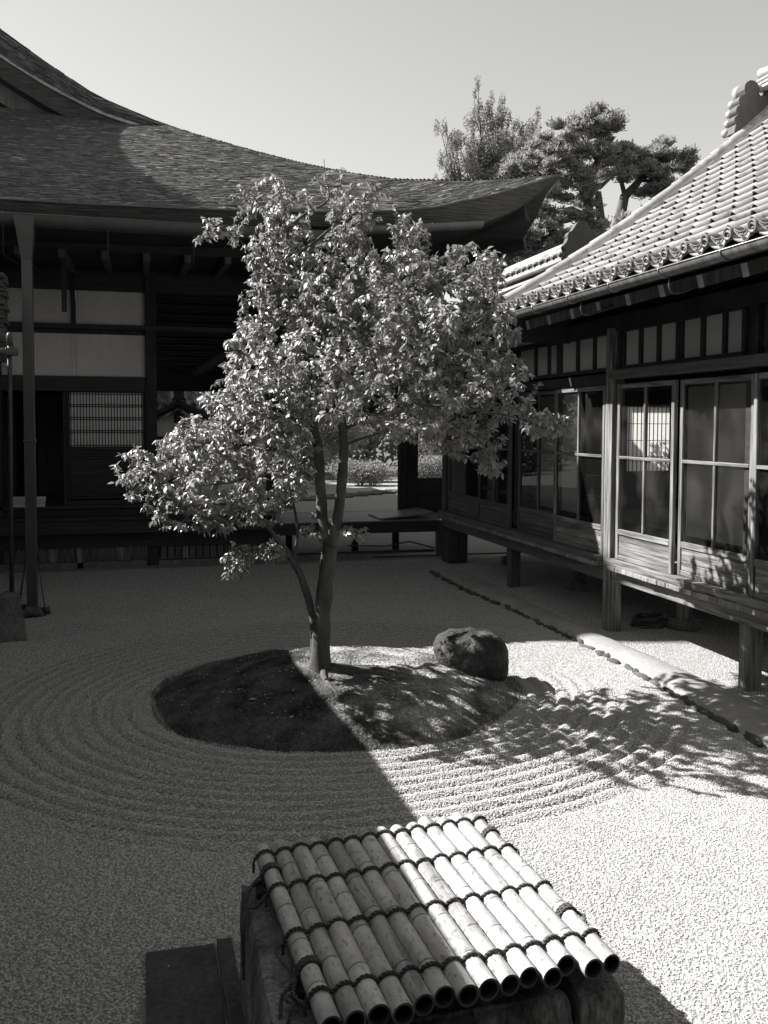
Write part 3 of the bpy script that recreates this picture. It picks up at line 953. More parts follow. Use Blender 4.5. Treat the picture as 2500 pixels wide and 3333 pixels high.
for k in range(10):
    y = 11.7 + k * .21
    b = MB(); b.sm = True
    b.tube([(5.545, y, 4.375), (5.60, y, 4.375)], .045, 12); b.tube([(5.53, y, 4.375), (5.55, y, 4.375)], .028, 10)
    b.build('round_ridge_tile', 'tile_face', W)
out = [(5.46, 4.26)] + arc(5.52, 4.42, .06, 230, 120) + arc(5.58, 4.56, .07, 200, 100) + arc(5.72, 4.66, .11, 160, 20) + arc(5.86, 4.56, .07, 80, -20) + arc(5.92, 4.42, .06, 60, -50) + [(5.98, 4.26)]
b = MB()
for y in (11.40, 11.50):
    b.v += [(p[0], y, p[1]) for p in out]
n = len(out)
b.f = [tuple(range(n)), tuple(range(n, 2 * n))[::-1]] + [(i, i + n, (i + 1) % n + n, (i + 1) % n) for i in range(n)]
b.mi = [0] * len(b.f); b.smooth = [False] * len(b.f)
b.build('ridge_end_ornament', 'tile_dark', W)

# ================================================================== TEMPLE HALL (left, behind)
T = thing('temple_hall', 'large dark temple hall with sweeping bark shingle roof and white plaster panels', 'temple hall', (0.2, 13.95, 0))
CXR, CYR = 5.07, 10.69                       # roof corner in plan
def uplift(s):
    return float(np.interp(s, [0, .31, .51, .75, .97, 1.3, 1.62, 2.14, 2.69, 3.3, 4.2, 5.5], [.72, .60, .53, .45, .38, .30, .21, .135, .09, .06, .025, 0]))
def skirt_z(s, d):
    return 4.435 + .42 * d + .018 * d * d + uplift(s)
def skirt(s, d, side):
    """s along the eave from the corner, d inwards from the eave"""
    z = skirt_z(s, d)
    return (CXR - s, CYR + d, z) if not side else (CXR - d, CYR + s, z)
DM_ = 4.82
def s_list(smax):
    return [0, .05, .12, .22, .34, .5, .7, .95, 1.25, 1.6, 2.0, 2.5, 3.0, 3.6, 4.2, DM_, 5.6, 6.6, 7.6, 8.6, 9.6] + ([11, 13] if smax > 10 else [])
b = MB(); b.sm = True
for side in (False, True):
    rows = []
    for s in s_list(14 if side else 9):
        dm = min(s, DM_)
        rows.append([skirt(s, dm * i / 20, side) for i in range(21)])
    b.grid(rows, not side)
roof_h = b.build('roof', 'bark_bed', T)

# thick eave: layered bark edge, hanging board below, soffit running back to the wall
def eave_thick(s): return (.145 + .15 * math.exp(-((s - 1.1) / .8) ** 2)) * min(1, .15 + s / .55)
for side in (False, True):
    b = MB()
    r1, r2, r3, r4, r5 = [], [], [], [], []
    for s in s_list(14 if side else 9):
        t_ = eave_thick(s)
        dmax = min(s, .18)
        p0 = Vector(skirt(s, 0, side)); q = Vector(skirt(s, dmax, side))
        q.z = p0.z
        r1.append(tuple(p0 + Vector((0, 0, .004)))); r2.append(tuple(p0.lerp(q, .10) - Vector((0, 0, .022))))
        r3.append(tuple(p0.lerp(q, .12) - Vector((0, 0, .026)))); r4.append(tuple(p0.lerp(q, .55) - Vector((0, 0, t_))))
        dd = min(s, 3.2); w_ = Vector(skirt(s, dd, side)); w_.z = min(p0.z - t_, 4.30 + .25 * uplift(s) * 2)
        w_.z = (p0.z - t_) + (4.24 + uplift(s) * .55 - (p0.z - t_)) * min(1, dd / 2.2)
        r5.append(tuple(w_))
    b.grid([r1, r2, r3, r4], side)
    b.build('eave_edge', 'bark_edge', roof_h)
    b = MB(); b.grid([r4, r5], side)
    b.build('soffit', 'dark_wood_x', roof_h)
    # thin metal drip strip along the top of the edge
    b = MB()
    dn = Vector((0, -1, 0)) if not side else Vector((1, 0, 0))
    b.grid([[tuple(Vector(p) + dn * .006 + Vector((0, 0, .006))) for p in r1], [tuple(Vector(p) + dn * .008 - Vector((0, 0, .010))) for p in r1]], side)
    b.build('drip_strip', 'zinc', roof_h)

# bark shingles laid in courses over the skirt
def shingles(fn, smax, dmaxf, pitch, seed, wmin=.05, wmax=.17):
    rs = np.random.RandomState(seed)
    V, tone = [], []
    d = 0.0
    while d < DM_:
        s = d * 1.0
        while s < smax:
            w = rs.uniform(wmin, wmax)
            if d <= dmaxf(s + w * .5):
                lift0, lift1 = rs.uniform(.002, .010), rs.uniform(.0, .004)
                da = d + rs.uniform(-.007, .007)
                dl = rs.uniform(.03, .05)
                A = Vector(fn(s, max(da, 0))); B_ = Vector(fn(s + w, max(da + rs.uniform(-.006, .006), 0)))
                C = Vector(fn(s + w, da + dl)); D_ = Vector(fn(s, da + dl))
                up_ = Vector((0, 0, 1)); tl = rs.uniform(-.004, .004)
                A += up_ * (lift0 + tl); B_ += up_ * (lift0 - tl); C += up_ * lift1; D_ += up_ * lift1
                V += [A, B_, C, D_, A - up_ * .012, B_ - up_ * .012, B_, A]
                t_ = .07 + .15 * rs.rand() ** 1.6 + (.40 if rs.rand() < .05 else 0)
                tone += [t_, t_ * .8]
            s += w
        d += pitch * rs.uniform(.9, 1.1)
    return V, tone
V1, t1 = shingles(lambda s, d: skirt(s, d, False), 9.0, lambda s: min(s, DM_), .021, 3, .035, .20)
V2, t2 = shingles(lambda s, d: skirt(s, d, True), 6.0, lambda s: min(s, DM_),   .045, 5, .03, .10)
V = np.array([tuple(v) for v in V1 + V2])
tn = t1 + t2
Q = V.reshape(-1, 8, 3)
dist = np.hypot(Q[:, 0, 0] - CXR, (Q[:, 0, 1] - CYR) * 1.6) + np.where(np.arange(len(Q)) < len(V1) // 8, 0, 99)
near = np.argsort(dist)[:296]                # the ones that show largest, at the upswept corner
far = np.setdiff1d(np.arange(len(Q)), near)
for i in near:
    put('shingle', np_mesh('shingle', Q[i], np.arange(8).reshape(-1, 4), 'bark_shingle', tn[2 * i:2 * i + 2]), T)
VF = Q[far].reshape(-1, 3)
tag(put('shingle', np_mesh('shingle', VF, np.arange(len(VF)).reshape(-1, 4), 'bark_shingle', np.array(tn).reshape(-1, 2)[far].ravel()), T), kind='stuff')
print('SHINGLES', len(V) // 8)

# gable above the skirt: verge curve A (front edge), rolled shoulder up to curve B, roof plane running back
xA = [.62, .30, .044, -.3, -.637, -1.3, -1.944, -3.2, -4.5, -6.0, -7.3, -8.2]
zA = [6.615, 6.655, 6.70, 6.78, 6.89, 7.19, 7.55, 8.42, 9.45, 10.8, 12.15, 13.1]
zB = [6.82, 6.91, 7.01, 7.13, 7.27, 7.67, 8.10, 8.98, 10.0, 11.35, 12.6, 13.5]
GX = [.62 - 8.82 * i / 54 for i in range(55)]
def zAf(x): return float(np.interp(-x, [-v for v in xA], zA))
def zBf(x): return float(np.interp(-x, [-v for v in xA], zB))
b = MB(); b.sm = True
rows = []
for i in range(9):
    t_ = i / 8; a_ = t_ * math.pi / 2
    rows.append([(x, 15.2 + .65 * (1 - math.cos(a_)), zAf(x) + (zBf(x) - zAf(x)) * math.sin(a_)) for x in GX])
rows.append([(x, 17.0, zBf(x) + .04) for x in GX]); rows.append([(x, 34.0, zBf(x) + .04) for x in GX])
b.grid(rows)
mir = [[(-16.4 - p[0], p[1], p[2]) for p in r_] for r_ in rows]
b.grid(mir, True)
up_roof = b.build('upper_roof', 'bark_bed', T)
def roll_pt(s, d):
    x = .62 - s
    t_ = min(max(d / 1.0, 0), 1); a_ = t_ * math.pi / 2
    return (x, 15.19 + .65 * (1 - math.cos(a_)), zAf(x) + (zBf(x) - zAf(x)) * math.sin(a_))
DMo = DM_; DM_ = 1.0
V1, t1 = [], []
rs_ = np.random.RandomState(11)
d = 0.0
while d < 1.0:
    s = 0.0
    while s < 5.5:
        w = rs_.uniform(.05, .15)
        A, B_, C, D_ = [Vector(roll_pt(*q)) for q in ((s, d), (s + w, d), (s + w, d + .12), (s, d + .12))]
        nn = Vector((0, -1 + d, .3 + d)).normalized() * rs_.uniform(.004, .018)
        V1 += [A + nn, B_ + nn, C + nn * .2, D_ + nn * .2, A - nn * .5, B_ - nn * .5, B_ + nn, A + nn]
        t_ = .07 + .15 * rs_.rand() ** 1.6; t1 += [t_, t_ * .8]
        s += w
    d += .045
DM_ = DMo
V = np.array([tuple(v) for v in V1])
tag(put('shingle', np_mesh('shingle', V, np.arange(len(V)).reshape(-1, 4), 'bark_shingle', t1), T), kind='stuff')
def gband(y0, a0, y1, a1, name, mt, par=None, xr=GX, smooth=False):
    b = MB(); b.sm = smooth
    b.grid([[(x, y0, zAf(x) - a0 * min(1, (.62 - x) / .9 + .12)) for x in xr], [(x, y1, zAf(x) - a1 * min(1, (.62 - x) / .9 + .12)) for x in xr]])
    return b.build(name, mt, par or T)
gb = gband(15.18, -.015, 15.185, .03, 'gable_drip_strip', 'copper', up_roof)
gband(15.21, .02, 15.30, .30, 'gable_edge', 'bark_edge', up_roof)
gband(15.30, .30, 15.52, .33, 'gable_soffit', 'dark_wood_x', up_roof)
gband(15.52, .33, 15.52, .62, 'barge_board', 'dim_wood_z', up_roof)
gband(15.53, .62, 15.75, .62, 'gable_soffit', 'dark_wood', up_roof)
gband(15.75, .62, 15.75, .95, 'barge_board', 'dark_wood_x', up_roof)
b = MB()
b.grid([[(x, 15.85, 6.6) for x in GX], [(x, 15.85, max(6.6, zAf(x) - .6)) for x in GX]])
b.build('gable_wall', 'dim_wood_z', T)
# closing wall of the skirt top
# ---- facade at Y = 13.9
YF = 13.9
def tb(name, mt, *a): return box(name, mt, T, *a)
tb('pillar', 'dark_wood', .105, .265, YF - .02, YF + .14, -.05, 4.25)
tb('pillar', 'dark_wood', 1.835, 1.99, YF, YF + .15, -.05, 4.25)
tb('pillar', 'dark_wood', -1.99, -1.84, YF - .02, YF + .14, -.05, 4.25)
tb('pillar', 'dark_wood', -4.1, -3.94, YF - .02, YF + .14, -.05, 4.25)
tb('pillar', 'dark_wood', .12, .26, 17.0, 17.14, .5, 4.25)
tb('pillar', 'dark_wood', 1.84, 1.98, 17.6, 17.74, -.05, 4.25)
# plaster panels, posts and rails
PN = []
for (x0, x1) in ((-.845, .105), (-1.84, -.905), (-3.94, -1.99)):
    PN.append(tb('plaster_panel', 'plaster', x0, x1, YF + .06, YF + .10, 3.475, 3.947))
    PN.append(tb('plaster_panel', 'plaster', x0, x1, YF + .06, YF + .10, 2.736, 3.335))
tb('wall_post', 'dark_wood', -.903, -.847, YF + .01, YF + .09, 3.37, 4.20)
tb('plaster_panel', 'plaster', -.8465, -.9035, YF + .062, YF + .10, 2.738, 3.333)
tb('rail_beam', 'dark_wood_x', -5.0, 2.0, YF - .03, YF + .05, 3.400, 3.470)
tb('rail_beam', 'dark_wood', -5.0, .10, YF + .052, YF + .11, 3.336, 3.472)
tb('frieze_board', 'dark_wood', -5.0, 1.98, YF + .04, YF + .11, 4.242, 5.0)
tb('frieze_board', 'dark_wood', 2.0, 4.3, YF + .3, YF + .36, 3.0, 5.0)
tb('underfloor_board', 'dark_wood', -5.0, .10, YF + .02, YF + .10, .50, .843)
tb('underfloor_board', 'dark_wood', .27, 1.8, YF + .02, YF + .10, .10, .69)
tb('head_beam', 'dark_wood_x', -5.0, 1.98, YF + .03, YF + .12, 3.95, 4.24)
tb('lintel_beam', 'dark_wood_x', -5.0, .10, YF - .005, YF + .12, 2.52, 2.733)
# latticed sliding screen
S = tb('latticed_screen', 'dark_wood_x', -.985, .10, YF + .03, YF + .07, .90, .96)
def sb(n, mt, *a): return box(n, mt, S, *a)
sb('stile', 'dark_wood', -1.035, -.985, YF + .02, YF + .075, .90, 2.515)
sb('stile', 'dark_wood', -.983, -.945, YF + .03, YF + .07, .962, 2.515)
sb('stile', 'dark_wood', .066, .103, YF + .03, YF + .07, .962, 2.515)
sb('rail', 'dark_wood_x', -.944, .065, YF + .03, YF + .07, 1.675, 1.728)
sb('rail', 'dark_wood_x', -.944, .065, YF + .03, YF + .07, 2.506, 2.516)
sb('paper', 'paper', -.944, .065, YF + .058, YF + .062, 1.73, 2.505)
for k in range(24):
    x = -.926 + k * (.975 / 23)
    sb('lattice_bar', 'dark_wood', x - .006, x + .006, YF + .040, YF + .056, 1.729, 2.505)
for z in (1.752, 1.935, 1.963, 2.120, 2.150, 2.305, 2.333, 2.482):
    sb('lattice_bar', 'dark_wood_x', -.944, .065, YF + .034, YF + .0395, z - .005, z + .005)
for k in range(17):
    z = .985 + k * .0405
    sb('kick_batten', 'dark_wood_x', -.944, .065, YF + .045 - (.006 if k % 2 else 0), YF + .066, z, z + .037)
# doorway left of the screen: floor, painted sliding panels inside
tb('door_sill', 'dark_wood_x', -5.0, .10, YF - .02, YF + .12, .845, .898)
tb('room_floor', 'tatami', -5.0, .2, YF + .13, 17.0, .80, .875)
for (x0, x1) in ((-3.2, -1.93), (-1.60, -.30)):
    p = tb('inner_panel', 'dim_wood_z', x0, x1, 16.2, 16.23, .88, 2.5)
    box('panel_pull', 'iron', p, x0 + .12, x0 + .18, 16.185, 16.199, 1.62, 1.68)
tb('inner_wall', 'dark_wood', -5.0, .2, 16.9, 17.0, .5, 4.2)
tb('ceiling', 'dark_wood', -5.0, .2, YF + .15, 16.9, 2.75, 2.78)
tb('side_wall', 'dark_wood', .14, .24, YF + .15, 16.99, .5, 4.2)
tb('side_wall', 'dark_wood', -5.1, -5.0, 11.5, 17.0, -.05, 4.3)
# step edge, beam and slatted skirting
tb('veranda_edge', 'dark_wood_x', -5.0, 1.83, YF - .30, YF - .02, .70, .745)
tb('veranda_face', 'dark_wood_x', -5.0, 1.83, YF - .26, YF - .22, .51, .698)
tb('skirting_beam', 'dark_wood_x', -5.0, 1.83, YF - .05, YF + .06, .285, .495)
tb('ground_sill', 'base_stone', -5.0, .10, YF - .06, YF + .10, -.04, .082)
tb('ground_sill', 'base_stone', .27, 3.5, YF - .02, YF + .12, -.04, .07)
x = -4.9
k = 0
while x < 1.75:
    w = .083 + .006 * math.sin(k * 2.3)
    if not (.02 < x < .27) :
        tb('slat', 'dim_wood_z' if k % 9 else 'old_wood_z', x, x + w, YF - .01, YF + .015, .084, .283)
    x += w + .019; k += 1
b = MB(); b.box(-.86, -.78, YF - .06, YF - .03, -.02, .284); b.build('slat', 'old_wood_z', T)
# veranda floor, boards running along the east side
for k in range(12):
    x = .27 + k * .142
    tb('floor_board', 'floor_wood', x, x + .138, YF - .02, 19.0, .695, .735)
# sloping boarded ceiling of the east veranda, running down to its far eave
for k in range(24):
    y = 13.98 + k * .31
    z = 4.07 - k * .036
    tb('ceiling_board', 'dark_wood_x', .27, 3.3, y, y + .298, z + .014 * (k % 2), z + .03 + .014 * (k % 2))
b = MB(); b.add([(.2, 13.95, 4.16), (3.3, 13.95, 4.16), (3.3, 21.6, 3.26), (.2, 21.6, 3.26), (.2, 13.95, 4.12), (3.3, 13.95, 4.12), (3.3, 21.6, 3.22), (.2, 21.6, 3.22)], [(0, 1, 2, 3), (7, 6, 5, 4), (0, 4, 5, 1), (2, 6, 7, 3)]); b.build('ceiling_back', 'dark_wood', T)
tb('veranda_beam', 'dark_wood_x', .24, 3.3, 21.3, 21.45, 3.02, 3.26)
tb('veranda_beam', 'dark_wood', .24, 3.3, 19.2, 19.3, 2.72, 3.0)
b = MB(); b.bar((1.25, 21.2, 3.22), (2.7, 14.4, 4.0), .16, .18); b.build('hip_rafter', 'dark_wood', T)
tb('outer_wall', 'dark_wood', 3.2, 3.3, 15.2, 21.4, 2.3, 4.3)
b = MB(); b.bar((1.9, 14.0, 4.0), (4.75, 11.0, 4.72), .14, .18); b.build('hip_rafter', 'dark_wood', T)
b = MB(); b.bar((4.15, 12.5, 4.28), (5.05, 11.75, 4.52), .13, .20); b.build('beam_end', 'dark_wood', T)
tb('eave_beam', 'dark_wood_x', -5.0, 4.2, 12.10, 12.22, 4.185, 4.33)
for k in range(20):
    x = -4.88 + .5 * k - .0
    b = MB(); b.bar((x, 12.02, 4.13), (x, 13.93, 4.235), .085, .095)
    b.build('rafter', 'dim_wood_z' , T)
tb('hanging_post', 'dark_wood', -.905, -.845, 12.24, 12.30, 3.45, 4.18)
# gutter, funnel and downpipe
b = MB(); b.sm = True
def half(y, z, r_, x0, x1, dz=0):
    return [[(x, y + r_ * math.cos(a_), zz + r_ * math.sin(a_)) for a_ in [math.pi + math.pi * k / 10 for k in range(11)]] for x, zz in ((x0, z), (x1, z + dz))]
b.grid(half(10.63, 4.255, .115, -5.0, 2.35)); b.grid(half(10.63, 4.257, .109, -5.0, 2.35), True)
b.tube([(-5, 10.515, 4.257), (2.35, 10.515, 4.257)], .006, 6)
b.grid(half(10.60, 4.31, .08, 2.3, 4.0, .175)); b.grid(half(10.60, 4.312, .075, 2.3, 4.0, .175), True)
gt = b.build('gutter', 'zinc', T)
for x in (-1.35, -.29, .62, 1.55, 3.35):
    b = MB(); z = 4.26 if x < 2.3 else 4.42
    b.tube([(x, 10.50, z), (x - .008, 10.60, z - .13), (x - .01, 10.62, z - .42)], .005, 5)
    b.tube([(x - .01, 10.60, z - .42), (x - .01, 12.0, z - .30)], .004, 5)
    b.build('gutter_rod', 'zinc', gt)
b = MB()
tp = [(-1.245, 10.51, 4.245), (-1.035, 10.51, 4.245), (-1.035, 10.75, 4.245), (-1.245, 10.75, 4.245)]
bt = [(-1.178, 10.56, 3.78), (-1.078, 10.56, 3.78), (-1.078, 10.70, 3.78), (-1.178, 10.70, 3.78)]
b.add(tp + bt, [(4, 5, 1, 0), (5, 6, 2, 1), (6, 7, 3, 2), (7, 4, 0, 3)])
b.build('rain_funnel', 'zinc', T)
dp = box('downpipe', 'zinc', T, -1.180, -1.076, 10.558, 10.702, .06, 3.785)
box('pipe_collar', 'zinc', dp, -1.190, -1.066, 10.548, 10.712, 1.86, 1.89)
for (x, y) in ((-1.30, 10.95), (-.98, 10.46), (-1.27, 10.40)):
    b = MB(); b.tube([(-1.128 + .06 * (1 if x > -1.128 else -1), 10.63, .62), (x, y, .0)], .007, 6); b.build('brace_rod', 'iron', dp)
box('brace_clamp', 'iron', dp, -1.205, -1.05, 10.60, 10.66, .60, .635)
b = MB(); b.sm = True
for k, (x, y, s) in enumerate(((-1.10, 10.45, .09), (-1.22, 10.42, .07), (-1.0, 10.55, .06), (-1.25, 10.70, .06))):
    c = MB(); c.sm = True
    c.tube([(x - s, y, .0), (x - s * .5, y, .05), (x + s * .5, y, .05), (x + s, y, 0)], [s * .3, s * .75, s * .7, s * .2], 8, wob=.5)
    tag(c.build('pipe_foot_stone', 'edge_stone'), ['rounded dark stone at the front foot of the square downpipe', 'small stone left of the downpipe foot, beside the stone block', 'small stone right of the downpipe foot, under the brace rod', 'stone behind the foot of the square downpipe'][k], 'stone', 'stones round the downpipe foot')

# ================================================================== LEFT WING (only the end of its eave is in the picture)
L = thing('shingled_wing', 'low shingled wing whose thick eave end shows at the left edge', 'house', (-2.3, 9.0, 0))
EX, EZ = -1.30, 2.70
b = MB()
b.add([(EX, -4, EZ), (EX, 9.75, EZ), (-5.5, 9.75, EZ + 2.5), (-5.5, -4, EZ + 2.5)], [(0, 1, 2, 3)])
b.add([(EX - .22, 9.75, EZ + .02), (EX - .22, 12.2, EZ + .02), (-5.5, 12.2, EZ + 2.5), (-5.5, 9.75, EZ + 2.5)], [(0, 1, 2, 3)])  # out-of-view roof piece added to stop a sun patch by the hall
b.add([(-2.7, 12.2, EZ + .75), (-2.7, 15.0, EZ + .75), (-5.5, 15.0, EZ + 2.5), (-5.5, 12.2, EZ + 2.5)], [(0, 1, 2, 3)])  # unseen extra roof added to block a sliver of sun
b.add([(-5.5, 12.2, EZ + 2.5), (-5.5, 15.0, EZ + 2.5), (-9.7, 15.0, EZ), (-9.7, 12.2, EZ)], [(0, 1, 2, 3)])  # far slope of that added roof, blocking the same sun
b.add([(-5.5, -4, EZ + 2.5), (-5.5, 12.2, EZ + 2.5), (-9.7, 12.2, EZ), (-9.7, -4, EZ)], [(0, 1, 2, 3)])
b.add([(EX - .02, -4, EZ - .12), (EX - .02, 9.75, EZ - .12), (-5.5, 9.75, EZ + 2.35), (-5.5, -4, EZ + 2.35)], [(3, 2, 1, 0)])
b.add([(EX, -4, EZ), (EX, 9.75, EZ), (EX - .02, 9.75, EZ - .12), (EX - .02, -4, EZ - .12)], [(0, 3, 2, 1)])
b.add([(EX, 9.75, EZ), (-5.5, 9.75, EZ + 2.5), (-5.5, 9.75, EZ + 2.35), (EX - .02, 9.75, EZ - .12)], [(0, 3, 2, 1)])
b.build('roof', 'bark_bed', L)
# thick layered eave end: courses of bark stepping out
for k in range(14):
    z = 2.92 + .045 * k
    x1 = -1.262 - .012 * (k % 3) + rnd.uniform(-.008, .008)
    box('bark_course', 'bark_edge', L, -2.2, x1, 9.95 + rnd.uniform(-.03, .03), 10.25, z, z + .042)
b = MB(); b.tube([(-2.2, 9.9, 2.97), (-1.36, 9.9, 2.93), (-1.24, 9.9, 2.86), (-1.20, 9.9, 2.79)], [.09, .08, .06, .02], 8)
b.build('eave_lip', 'bark_edge', L)
box('eave_bracket', 'dark_wood', L, -1.9, -1.235, 9.78, 9.90, 2.66, 2.84)
box('wall', 'dim_wood_z', L, -2.45, -2.35, -4, 9.7, .5, 2.95)
box('floor', 'dim_wood_y', L, -2.45, -1.75, -4, 9.7, .55, .62)
for y in (9.6, 7.6, 5.6, 3.6):
    box('post', 'dim_wood_z', L, -1.95, -1.83, y - .06, y + .06, -.05, 2.85)
b = MB(); b.sm = True
b.tube([(-1.9, 9.42, 2.735), (-1.30, 9.40, 2.73), (-1.09, 9.40, 2.735)], .035, 9)
b.build('gutter_rail', 'zinc', L)
PL = thing('rain_pole', 'thin dark pole rising from the stone block at the left edge', 'pole', (-1.18, 9.42, .45))
b = MB(); b.sm = True
b.tube([(-1.185, 9.42, .40), (-1.178, 9.42, 1.4), (-1.165, 9.41, 2.8)], .021, 9)
b.build('shaft', 'iron', PL)
b = MB(); b.sm = True
b.tube([(-1.166, 9.41, 2.80), (-1.165, 9.41, 2.87), (-1.165, 9.41, 2.905), (-1.165, 9.41, 2.915)], [.028, .028, .024, .006], 10)
b.build('cap', 'zinc', PL)
box('clamp', 'zinc', PL, -1.20, -1.10, 9.37, 9.45, 2.70, 2.77)
b = MB()
def frus(b, cx, cy, w0, w1, z0, z1, rot=0.12):
    for w, z in ((w0, z0), (w1, z1)):
        pass
    rows = []
    for i in range(7):
        t_ = i / 6; w = w0 + (w1 - w0) * t_; z = z0 + (z1 - z0) * t_
        row = []
        for j in range(16):
            a_ = j / 16 * 2 * math.pi
            q = max(abs(math.cos(a_)), abs(math.sin(a_)))
            r_ = w / q * (1 - .12 * (1 / q - 1)) * (1 + .05 * noise.noise(Vector((math.cos(a_) * 2, math.sin(a_) * 2, z * 5))))
            row.append((cx + r_ * math.cos(a_ + rot), cy + r_ * math.sin(a_ + rot), z))
        row.append(row[0]); rows.append(row)
    rows.append([(cx, cy, z1 + .05)] * 17)
    b.grid(rows)
frus(b, -1.215, 9.42, .165, .10, -.05, .42)
tag(b.build('stone_block', 'base_stone'), 'tapered rough stone block holding the pole at the left edge', 'stone')

# paper notices leaning at the doorway sill
for k, (x0, x1, lab) in enumerate(((-1.735, -1.475, 'white notice card left of the downpipe on the hall doorway sill'), (-1.462, -1.285, 'white notice card right of the downpipe on the hall doorway sill'))):
    N = thing('notice_card', lab, 'notice', (x0, 13.84, .745), 'paper notices on the doorway sill')
    b = MB()
    b.add([(x0, 13.85, .888), (x1, 13.85, .888), (x1 + .012, 13.885, 1.032), (x0 + .012, 13.885, 1.032), (x0, 13.856, .888), (x1, 13.856, .888), (x1 + .012, 13.891, 1.032), (x0 + .012, 13.891, 1.032)], [(0, 1, 2, 3), (7, 6, 5, 4), (0, 4, 5, 1), (1, 5, 6, 2), (2, 6, 7, 3), (3, 7, 4, 0)])
    b.build('card', 'plaster', N)
    b = MB()
    for r_ in range(6):
        z = 1.005 - r_ * .017
        yy = 13.85 + (z - .888) * .243 - .0015
        a_ = x0 + .025; e = x1 - .02 - (.05 if r_ in (0, 5) else 0)
        while a_ < e:
            w = rnd.uniform(.006, .02)
            b.add([(a_, yy, z - .003), (min(a_ + w, e), yy, z - .003), (min(a_ + w, e), yy + .0012, z + .003), (a_, yy + .0012, z + .003)], [(0, 1, 2, 3)])
            a_ += w + .005
    tag(b.build('lettering', 'ink', N), kind='stuff')

# ================================================================== CONNECTING CORRIDOR between hall and house
K = thing('open_corridor', 'open board walkway joining the hall and the house behind the tree', 'walkway', (3.0, 14.6, 0))
def kb(n, mt, *a): return box(n, mt, K, *a)
for k in range(11):
    y = 13.98 + k * .142
    kb('floor_board', 'floor_wood', 2.0, 4.62 if k < 3 else 5.2, y, y + .137, .532, .565)
kb('edge_beam', 'dark_wood_x', 2.0, 4.55, 13.86, 13.96, .385, .560)
kb('edge_beam', 'dark_wood_x', 2.0, 4.55, 15.56, 15.66, .385, .560)
kb('foot_rail', 'dark_wood_x', 2.1, 4.5, 13.90, 13.95, .06, .10)
for (x0, x1, y) in ((4.20, 4.30, 14.9), (4.335, 4.555, 15.0)):
    kb('pillar', 'dark_wood', x0, x1, y, y + .12, .566, 3.0)
kb('pillar', 'dim_wood_z', 4.53, 4.60, 13.80, 13.96, -.05, .56)
for x in (2.3, 3.4, 4.1):
    kb('foot_post', 'dark_wood', x, x + .1, 14.9, 15.0, -.05, .384)
kb('low_wall', 'dark_wood_x', 4.56, 5.5, 15.05, 15.10, .566, 1.16)
kb('lintel_beam', 'dark_wood', 2.0, 5.3, 15.0, 15.1, 2.25, 2.45)
kb('upper_wall', 'dark_wood', 2.0, 5.5, 15.02, 15.08, 2.452, 3.1)
b = MB()
b.add([(1.6, 13.7, 3.05), (5.0, 13.7, 3.05), (5.0, 15.9, 3.05), (1.6, 15.9, 3.05), (1.6, 14.8, 3.7), (5.0, 14.8, 3.7)], [(0, 1, 5, 4), (2, 3, 4, 5), (0, 3, 2, 1), (1, 2, 5), (3, 0, 4)])
b.build('roof', 'bark_bed', K)
b = MB(); b.sm = True
b.tube([(3.1, 13.92, .20), (3.7, 13.92, .17), (4.1, 13.95, .23), (4.5, 13.92, .12)], .012, 6)
b.build('cable', 'iron', K)
P = thing('ramp_board', 'sloping plank ramp lying on the walkway floor beside the house', 'ramp', (4.2, 14.3, .57))
for k in range(5):
    x = 3.66 + k * .175
    b = MB()
    z = lambda xx: .592 + (xx - 3.66) * .10
    b.add([(x, 14.06, z(x)), (x + .172, 14.06, z(x + .172)), (x + .172, 14.88, z(x + .172)), (x, 14.88, z(x)), (x, 14.06, z(x) - .022), (x + .172, 14.06, z(x + .172) - .022), (x + .172, 14.88, z(x + .172) - .022), (x, 14.88, z(x) - .022)], [(0, 1, 2, 3), (7, 6, 5, 4), (0, 4, 5, 1), (1, 5, 6, 2), (2, 6, 7, 3), (3, 7, 4, 0)])
    b.build('plank', 'floor_wood', P)
Cb = thing('meter_cabinet', 'dark metal cabinet under the far end of the house floor', 'cabinet', (4.55, 13.1, 0))
box('body', 'cabinet', Cb, 4.42, 4.72, 12.98, 13.3, .02, .50)
box('door', 'cabinet', Cb, 4.435, 4.562, 12.955, 12.978, .04, .48)
box('door', 'cabinet', Cb, 4.570, 4.705, 12.955, 12.978, .04, .48)
box('handle', 'zinc', Cb, 4.445, 4.453, 12.94, 12.954, .32, .42)

# ================================================================== GARDEN AND BUILDINGS BEYOND
V, F = [], []
b = MB()
b.add([(-3, 14.2, -.03), (16, 14.2, -.03), (16, 34, -.03), (-3, 34, -.03)], [(0, 1, 2, 3)])
tag(b.build('back_gravel', 'gravel'), 'gravel of the garden behind the walkway', kind='structure')
pth = thing('stepping_path', 'line of flat paving stones crossing the garden behind the walkway', 'path', (6.3, 26.6, 0))
for k in range(9):
    x = 4.2 + k * .55; y = 25.0 + k * .42
    box('paving_stone', 'edge_stone', pth, x, x + .62, y, y + .75, -.04, .035)

